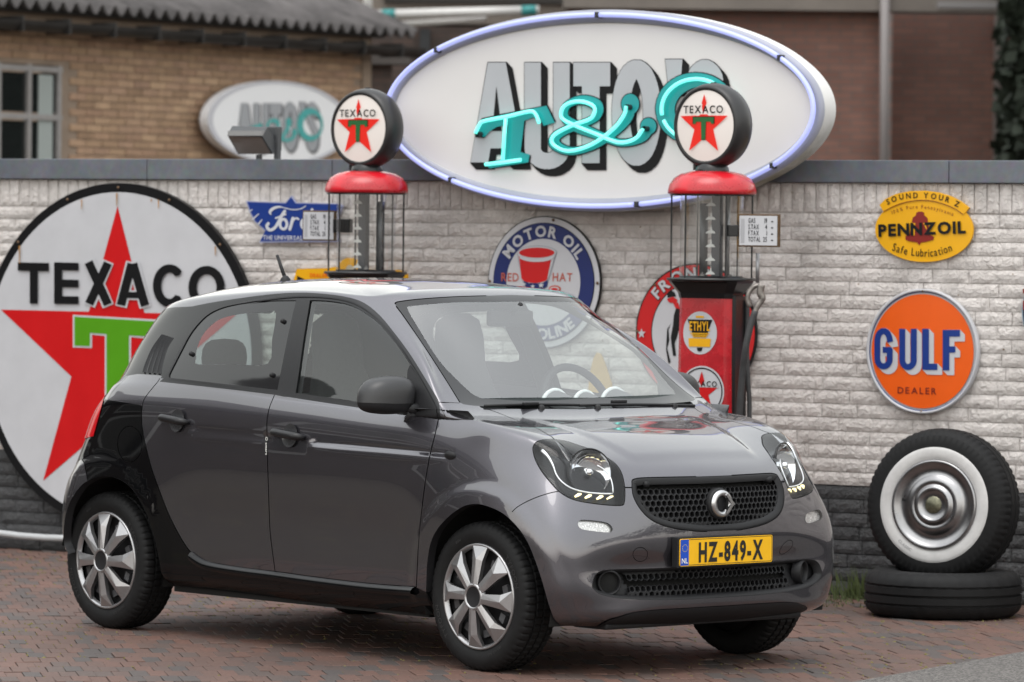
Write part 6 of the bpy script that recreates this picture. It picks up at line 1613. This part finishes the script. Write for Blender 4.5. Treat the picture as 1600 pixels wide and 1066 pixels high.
    fill_p('badge_star', [star_poly(.098, 0, -.005)], E_RED, d2, -.014); V, F, w_ = text_layout('TEXACO', .027, .014, 1.0, .14); fill_p('badge_gap', [[(-.095, .020), (.095, .020), (.07, .058), (-.07, .058)]], E_WHITE, d2, -.015); fill_p('badge_star', [[(0, .096), (.016, .05), (0, .022), (-.016, .05)]], E_RED, d2, -.016); flat_part('badge_lettering', V, F, E_BLACK, d2, -.018, (0, .024))
    return r, s, zz
def price_board(r, x, y, z, yaw, arm, zz):
    pb = empty('price_board', (x, y, z), yaw, r)
    MB().box(-.104, .104, -.006, .018, -.078, .078).build('board_frame', mat('rusty board frame', (.10, .06, .03), .7, .3, build=var_build(40, .5, .1)), pb, bevel=.004)
    fill_p('board_sheet', [[(-.096, -.070), (.096, -.070), (.096, .070), (-.096, .070)]], E_WHITE, pb, -.008)
    for k, (a, b_) in enumerate((('GAS', '19'), ('S.TAX', '4'), ('F.TAX', '1'), ('TOTAL', '25'))):
        zq = .036-k*.0295
        V, F, w_ = text_layout(a, .0235, .012, .55, .11); flat_part('price_lettering', V, F, E_BLACK, pb, -.010, (-.050+w_/2, zq))
        V, F, w_ = text_layout(b_, .0235, .012, .60, .12); flat_part('price_figure', V, F, E_BLACK, pb, -.010, (.045-w_/2, zq))
        fill_p('price_tick', [[(.066, zq+.004), (.076, zq+.004), (.076, zq+.010), (.066, zq+.010)]], E_BLACK, pb, -.010)
    fill_p('price_column', [[(-.088, -.06), (-.070, -.06), (-.070, .055), (-.088, .055)]], mat('faded grey print', (.34, .34, .36), .5), pb, -.009)
    MB().box(*arm).build('board_arm', M_PBLK, pb, bevel=.004)
p1, s_, zz_ = gas_pump(1112, 23.0, 'red vintage fuel pump with hose beside the car bonnet, right of the two', radians(-8))
price_board(p1, .30, -.075, zz_(359.5), radians(8), (-.165, -.10, -.02, .02, -.03, .025), zz_)
p2, _, _ = gas_pump(572, 24.5, 'red topped vintage fuel pump rising behind the car roof, left of the two', radians(-6), -1)
price_board(p2, -.275, -.02, zz_(359)-.0, radians(-2), (.10, .20, -.02, .02, -.035, .035), zz_)
# hose and nozzle of the right pump
h_ = lambda px, py, d: p1.matrix_world.inverted() @ at_depth(px, py, d)
bpy.context.view_layer.update()
nz = empty('hose_nozzle', (0, 0, 0), 0, p1)
MB().tube([h_(1184, 396, 22.85), h_(1183.5, 442, 22.85)], .0095, 10).build('hook_pipe', M_STEEL, nz, True)
MB().tube([tuple(p) for p in smooth_poly([h_(1186, 446, 22.8), h_(1178, 448, 22.8), h_(1171, 456, 22.8), h_(1168, 468, 22.8), h_(1172, 480, 22.8)], n=4)], .012, 8).build('nozzle_guard', M_NOZ, nz, True)
MB().tube([tuple(p) for p in smooth_poly([h_(1190, 445, 22.75), h_(1188, 458, 22.75), h_(1191, 467, 22.75), h_(1184, 478, 22.75), h_(1178, 492, 22.75)], n=4)], [.018]*9+[.016]*4+[.014]*4, 10).build('nozzle_body', M_NOZ, nz, True)
MB().tube([tuple(p) for p in smooth_poly([h_(1180, 486, 22.75), h_(1172, 512, 22.75), h_(1165, 545, 22.75), h_(1160, 585, 22.78), h_(1156, 640, 22.8), h_(1154, 700, 22.82), h_(1156, 800, 22.85)], n=5)], .0165, 10).build('hose', M_HOSE, nz, True)
MB().tube([tuple(p) for p in smooth_poly([h_(1168, 470, 22.95), h_(1167, 540, 22.95), h_(1169, 600, 22.95), h_(1171, 640, 22.95), h_(1168, 780, 22.95)], n=4)], .012, 8).build('hose', M_HOSE, nz, True)

# ================================================================== TYRES AT THE RIGHT
tdep = 22.35; tc = ground_px(1481, 969); tcx = at_depth(1481, 361, tdep)
flat = empty('loose_tyre', (tcx.x, tcx.y, 0)); tag(flat, 'plain black tyre lying flat under the whitewall wheel', 'tyre')
def fat_tyre(R, ri, w, groove, n=120, whitewall=False):
    h = w/2; prof = [(ri, h*.55), (ri+.004, h*.80), (ri+.03, h*.97), ((ri+R)/2, h*1.0), (R-.035, h*.92), (R-.014, h*.76), (R-.004, h*.60), (R, h*.45), (R-.010, h*.43), (R-.010, h*.36), (R, h*.34), (R+.001, h*.06), (R-.010, h*.04)]
    prof = prof+[(r, -x) for r, x in prof[::-1]]; m = len(prof); V = []; F = []
    for k in range(n):
        a = 2*pi*k/n
        for i, (r, x) in enumerate(prof):
            ii = min(i, m-1-i); g = 0
            if 5 <= ii <= 7 and k % 3 == 0: g = groove
            V.append(((r-g)*cos(a), x, (r-g)*sin(a)))
    for k in range(n):
        for i in range(m): F.append((k*m+i, k*m+(i+1) % m, ((k+1) % n)*m+(i+1) % m, ((k+1) % n)*m+i))
    return V, F
k_ = tdep/FPX
V, F = fat_tyre(.366, .205, .215, .006, 96); o = MB().add([(x, z, y+.108) for x, y, z in V], F).build('tyre_body', M_RUB, flat); sharp_smooth(o, 32)
ww = empty('whitewall_wheel'); wc = at_depth(1474, 790, 22.45); M_ = Matrix.Translation(wc) @ Matrix.Rotation(-TH+radians(5), 4, 'Z') @ Matrix.Rotation(radians(-4), 4, 'X'); ww.matrix_world = M_; tag(ww, 'upright whitewall wheel with chrome hubcap standing on the flat tyre', 'wheel')
V, F = fat_tyre(.360, .215, .24, .005, 198); o = MB().add(V, F).build('tyre_body', M_RUB, ww); sharp_smooth(o, 32)
MB().lathe([(.205, -0.1080), (.214, -0.1160), (.235, -0.1215), (.256, -0.1210), (.270, -0.1185), (.272, -0.1160)], 72, axis='Y').build('white_sidewall', mat('dirty whitewall', (.50, .49, .485), .6, build=var_build(12, .12)), ww, True)
M_HUB = mat('dull chrome hubcap', (.30, .295, .30), .30, 1.0, build=var_build(9, .18, .08))
MB().lathe([(.212, -0.1120), (.210, -0.1230), (.203, -0.1280), (.192, -0.1200), (.170, -0.1080), (.145, -0.1060), (.138, -0.1120), (.120, -0.1210), (.105, -0.1250), (.100, -0.1210), (.094, -0.1210), (.088, -0.1320), (.074, -0.1370), (.068, -0.1320), (.060, -0.1260), (.040, -0.1250)], 72, axis='Y').build('hubcap', M_HUB, ww, True)
MB().lathe([(.041, -0.1250), (.036, -0.1300), (.001, -0.1320)], 40, axis='Y').build('hubcap_medallion', mat('medallion bronze', (.15, .145, .10), .35, .7, build=var_build(60, .4)), ww, True)
MB().lathe([(.001, -0.1100), (.006, -0.1115), (.007, -0.1060)], 14, c=(-.158, 0, .02), axis='Y').build('valve_hole', M_GAP, ww, True)
V, F, w_ = text_layout('CLASSIC', .016, .008, 1.0, .12); V, F = text_arc_layout('CLASSIC', .014, .245, radians(235), .006, 1.05, .12, True); flat_part('sidewall_lettering', V, F, mat('faint grey print', (.22, .22, .23), .7), ww, -.1224)

# grass tuft by the wall and floodlight on the coping
gV, gF = [], []
gc = ground_px(1336, 936)
for k in range(150):
    x0, y0 = gc.x+random.gauss(0, .07), gc.y+random.gauss(0, .05); h = random.uniform(.04, .17)*(1 if random.random() < .7 else .5); a = random.random()*6.28; l = random.uniform(.01, .05); w = .0028
    b = len(gV); gV += [(x0-w*sin(a), y0+w*cos(a), 0), (x0+w*sin(a), y0-w*cos(a), 0), (x0+l*.4*cos(a)+w*.6*sin(a), y0+l*.4*sin(a), h*.6), (x0+l*cos(a), y0+l*sin(a), h)]; gF += [(b, b+1, b+2), (b, b+2, b+3)]
for k in range(420):
    t = random.random(); q = ground_px(1240+390*t, 940+random.gauss(0, 5)); h = random.uniform(.008, .03); a = random.random()*6.28; b = len(gV); gV += [(q.x, q.y, -.003), (q.x+.006, q.y, -.003), (q.x+.01*cos(a), q.y+.01*sin(a), h)]; gF += [(b, b+1, b+2)]
o = pyobj('grass', gV, gF, mat('weedy grass', (.055, .075, .018), .7, build=var_build(20, .4))); tag(o, 'thin grass and weeds growing along the foot of the wall', kind='stuff')
fl = empty('floodlight'); _p = Plane(WALL_M, -.05); fx, fz = _p.L(402, 249); fl.matrix_world = WALL_M @ Matrix.Translation((fx, .05, Z_C1)); tag(fl, 'small grey floodlight tilted down on the wall coping', 'floodlight'); FLP = Plane(fl.matrix_world)
M_FLB = mat('dark grey cast lamp', (.055, .058, .062), .5); M_FLF = mat('lamp front glass', (.20, .165, .145), .12, 0, .5)
a, b, c, d = FLP.poly([(360, 212), (417, 214), (427, 240), (373, 241)])
head = [(a[0]+.065, -.12, a[1]), (b[0]+.055, -.12, b[1]), (d[0]+.0+(b[0]-a[0]), -.02, d[1]), (d[0]+.01, -.02, d[1])]
up = Vector((0, .045, .05)); hv = [Vector(p) for p in head]
MB().add([*hv, *[p+up for p in hv]], [(0, 1, 2, 3), (7, 6, 5, 4), (0, 4, 5, 1), (1, 5, 6, 2), (2, 6, 7, 3), (3, 7, 4, 0)]).build('lamp_head', M_FLB, fl)
nn = (hv[1]-hv[0]).cross(hv[3]-hv[0]).normalized(); nn = nn if nn.y < 0 else -nn
cen = sum(hv, Vector())/4; MB().add([cen+(p-cen)*.93+nn*.002 for p in hv], [(0, 1, 2, 3)]).build('lamp_glass', M_FLF, fl)
MB().box(hv[0].x+.01, hv[1].x, -.13, -.10, hv[0].z-.004, hv[0].z+.022).build('lamp_visor', mat('light grey visor', (.25, .25, .25), .5), fl)
q0 = FLP.L(395, 198); q1 = FLP.L(432, 236); MB().box(q0[0], q1[0], .0, .05, q1[1], q0[1]).build('ballast_box', M_FLB, fl, bevel=.006)
e0, e1 = FLP.L(404, 242), FLP.L(431, 240); MB().box(e0[0]-.01, e0[0]+.01, -.01, .02, 0, e0[1]).build('lamp_foot', M_FLB, fl); MB().box(e1[0]-.012, e1[0]+.012, .0, .03, 0, e1[1]+.1).build('lamp_bracket', M_FLB, fl)
# ================================================================== WHAT THE CAR MIRRORS: STREET TO EITHER SIDE
M_LEAF = mat('broad leaves', (.045, .07, .02), .6, build=lambda nt, b: nt.links.new(ramp(nt, isl_random(nt), [(0, (.025, .042, .012)), (.5, (.045, .07, .02)), (1, (.07, .095, .03))]).outputs[0], b.inputs['Base Color']))
M_BARK = mat('bark', (.06, .045, .035), .9, build=var_build(12, .3, .05, .4, .02))
def crown_mesh(seed, n, rx, rz, cz, leaf, colum=False):
    rg = random.Random(seed); V = []; F = []; cl = [(rg.gauss(0, .5)*rx, rg.gauss(0, .5)*rx, cz+rg.uniform(-.8, .8)*rz) for _ in range(26)]
    for k in range(n):
        if colum:
            z = cz+rg.uniform(-1, 1)*rz; a = rg.random()*6.28; q = rx*(rg.uniform(.75, 1.08)); p = (q*cos(a), q*sin(a), z)
        else:
            c = rg.choice(cl); p = (c[0]+rg.gauss(0, .22)*rx, c[1]+rg.gauss(0, .22)*rx, c[2]+rg.gauss(0, .2)*rz)
        u = Vector((rg.gauss(0, 1), rg.gauss(0, 1), rg.gauss(0, 1))).normalized(); w = u.orthogonal().normalized()*leaf; v = u.cross(w).normalized()*leaf*.7; b = len(V)
        V += [Vector(p)-w, Vector(p)+v, Vector(p)+w, Vector(p)-v]; F.append((b, b+1, b+2, b+3))
    return mesh_from('crown', V, F)
CR1 = [crown_mesh(k, 3200, 2.4, 2.4, 5.2, .17) for k in range(2)]
tv, tf_ = [], []
for k, (x, y, s) in enumerate(((30, 6, 1.1), (31, 12, .95), (29, 17.5, 1.25), (30, 23, 1.0), (32, 28.5, 1.2), (30, 34, .9))):
    me = CR1[k % 2]; M = Matrix.Translation((x, y, 0)) @ Matrix.Rotation(random.random()*6, 4, 'Z') @ Matrix.Scale(s, 4); b = len(tv); tv += [tuple(M @ v.co) for v in me.vertices]; tf_ += [tuple(i+b for i in p.vertices) for p in me.polygons]
o = pyobj('tree_row', tv, tf_, M_LEAF); tag(o, 'row of street trees mirrored in the car bumper and bonnet', kind='stuff')
hx = at_depth(1578, 361, 43); cf = empty('evergreen_hedge', (hx.x, hx.y, 0)); tag(cf, 'tall dark evergreen hedge at the right picture edge behind the wall', 'hedge')
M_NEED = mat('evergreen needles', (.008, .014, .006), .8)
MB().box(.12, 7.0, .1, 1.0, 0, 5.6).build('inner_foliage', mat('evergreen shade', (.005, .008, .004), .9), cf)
rg = random.Random(4); hv_, hf_ = [], []
for k in range(13000):
    u = rg.random()
    if u < .70: p = Vector((rg.uniform(.05, 7), rg.uniform(-.12, .12), rg.uniform(.3, 5.7)))
    elif u < .85: p = Vector((rg.uniform(-.05, .2), rg.uniform(0, 1), rg.uniform(.3, 5.7)))
    else: p = Vector((rg.uniform(.05, 7), rg.uniform(0, 1), rg.uniform(5.45, 5.85)))
    n = Vector((rg.gauss(0, 1), rg.gauss(0, 1), rg.gauss(0, 1))).normalized(); w = n.orthogonal().normalized()*.09; v = n.cross(w).normalized()*.06; q = len(hv_)
    hv_ += [p-w, p+v, p+w, p-v]; hf_.append((q, q+1, q+2, q+3))
pyobj('crown', hv_, hf_, M_NEED, cf)
op = empty('street_house', (-12.5, 8, 0)); tag(op, 'low street house with dark roof mirrored in the car doors', 'building')
MB().box(-6, 0, 10.5, 23, 0, 4.3).build('wall', M_BRN, op); MB().box(-6.4, .5, 10.1, 23.4, 4.3, 4.7).build('eaves', mat('dark eaves', (.03, .03, .03), .7), op)
MB().add([(-6.4, 10.1, 4.7), (.5, 10.1, 4.7), (.5, 23.4, 4.7), (-6.4, 23.4, 4.7), (-3, 10.1, 7.0), (-3, 23.4, 7.0)], [(0, 1, 4), (1, 2, 5, 4), (2, 3, 5), (3, 0, 4, 5)]).build('roof', mat('dark roof tile', (.05, .045, .045), .7), op)
for k in range(3):
    y = 11.5+k*4
    w = MB().box(.0, .06, y, y+2.6, 3.1, 4.1).build('window', mat('white window frame', (.5, .5, .5), .5), op); MB().box(.055, .075, y+.12, y+2.48, 3.2, 4.0).build('pane', M_PANE, w)
    w = MB().box(.0, .06, y, y+2.6, 1.0, 2.8).build('window', mat('white window frame', (.5, .5, .5), .5), op); MB().box(.055, .075, y+.12, y+2.48, 1.12, 2.68).build('pane', M_PANE, w)
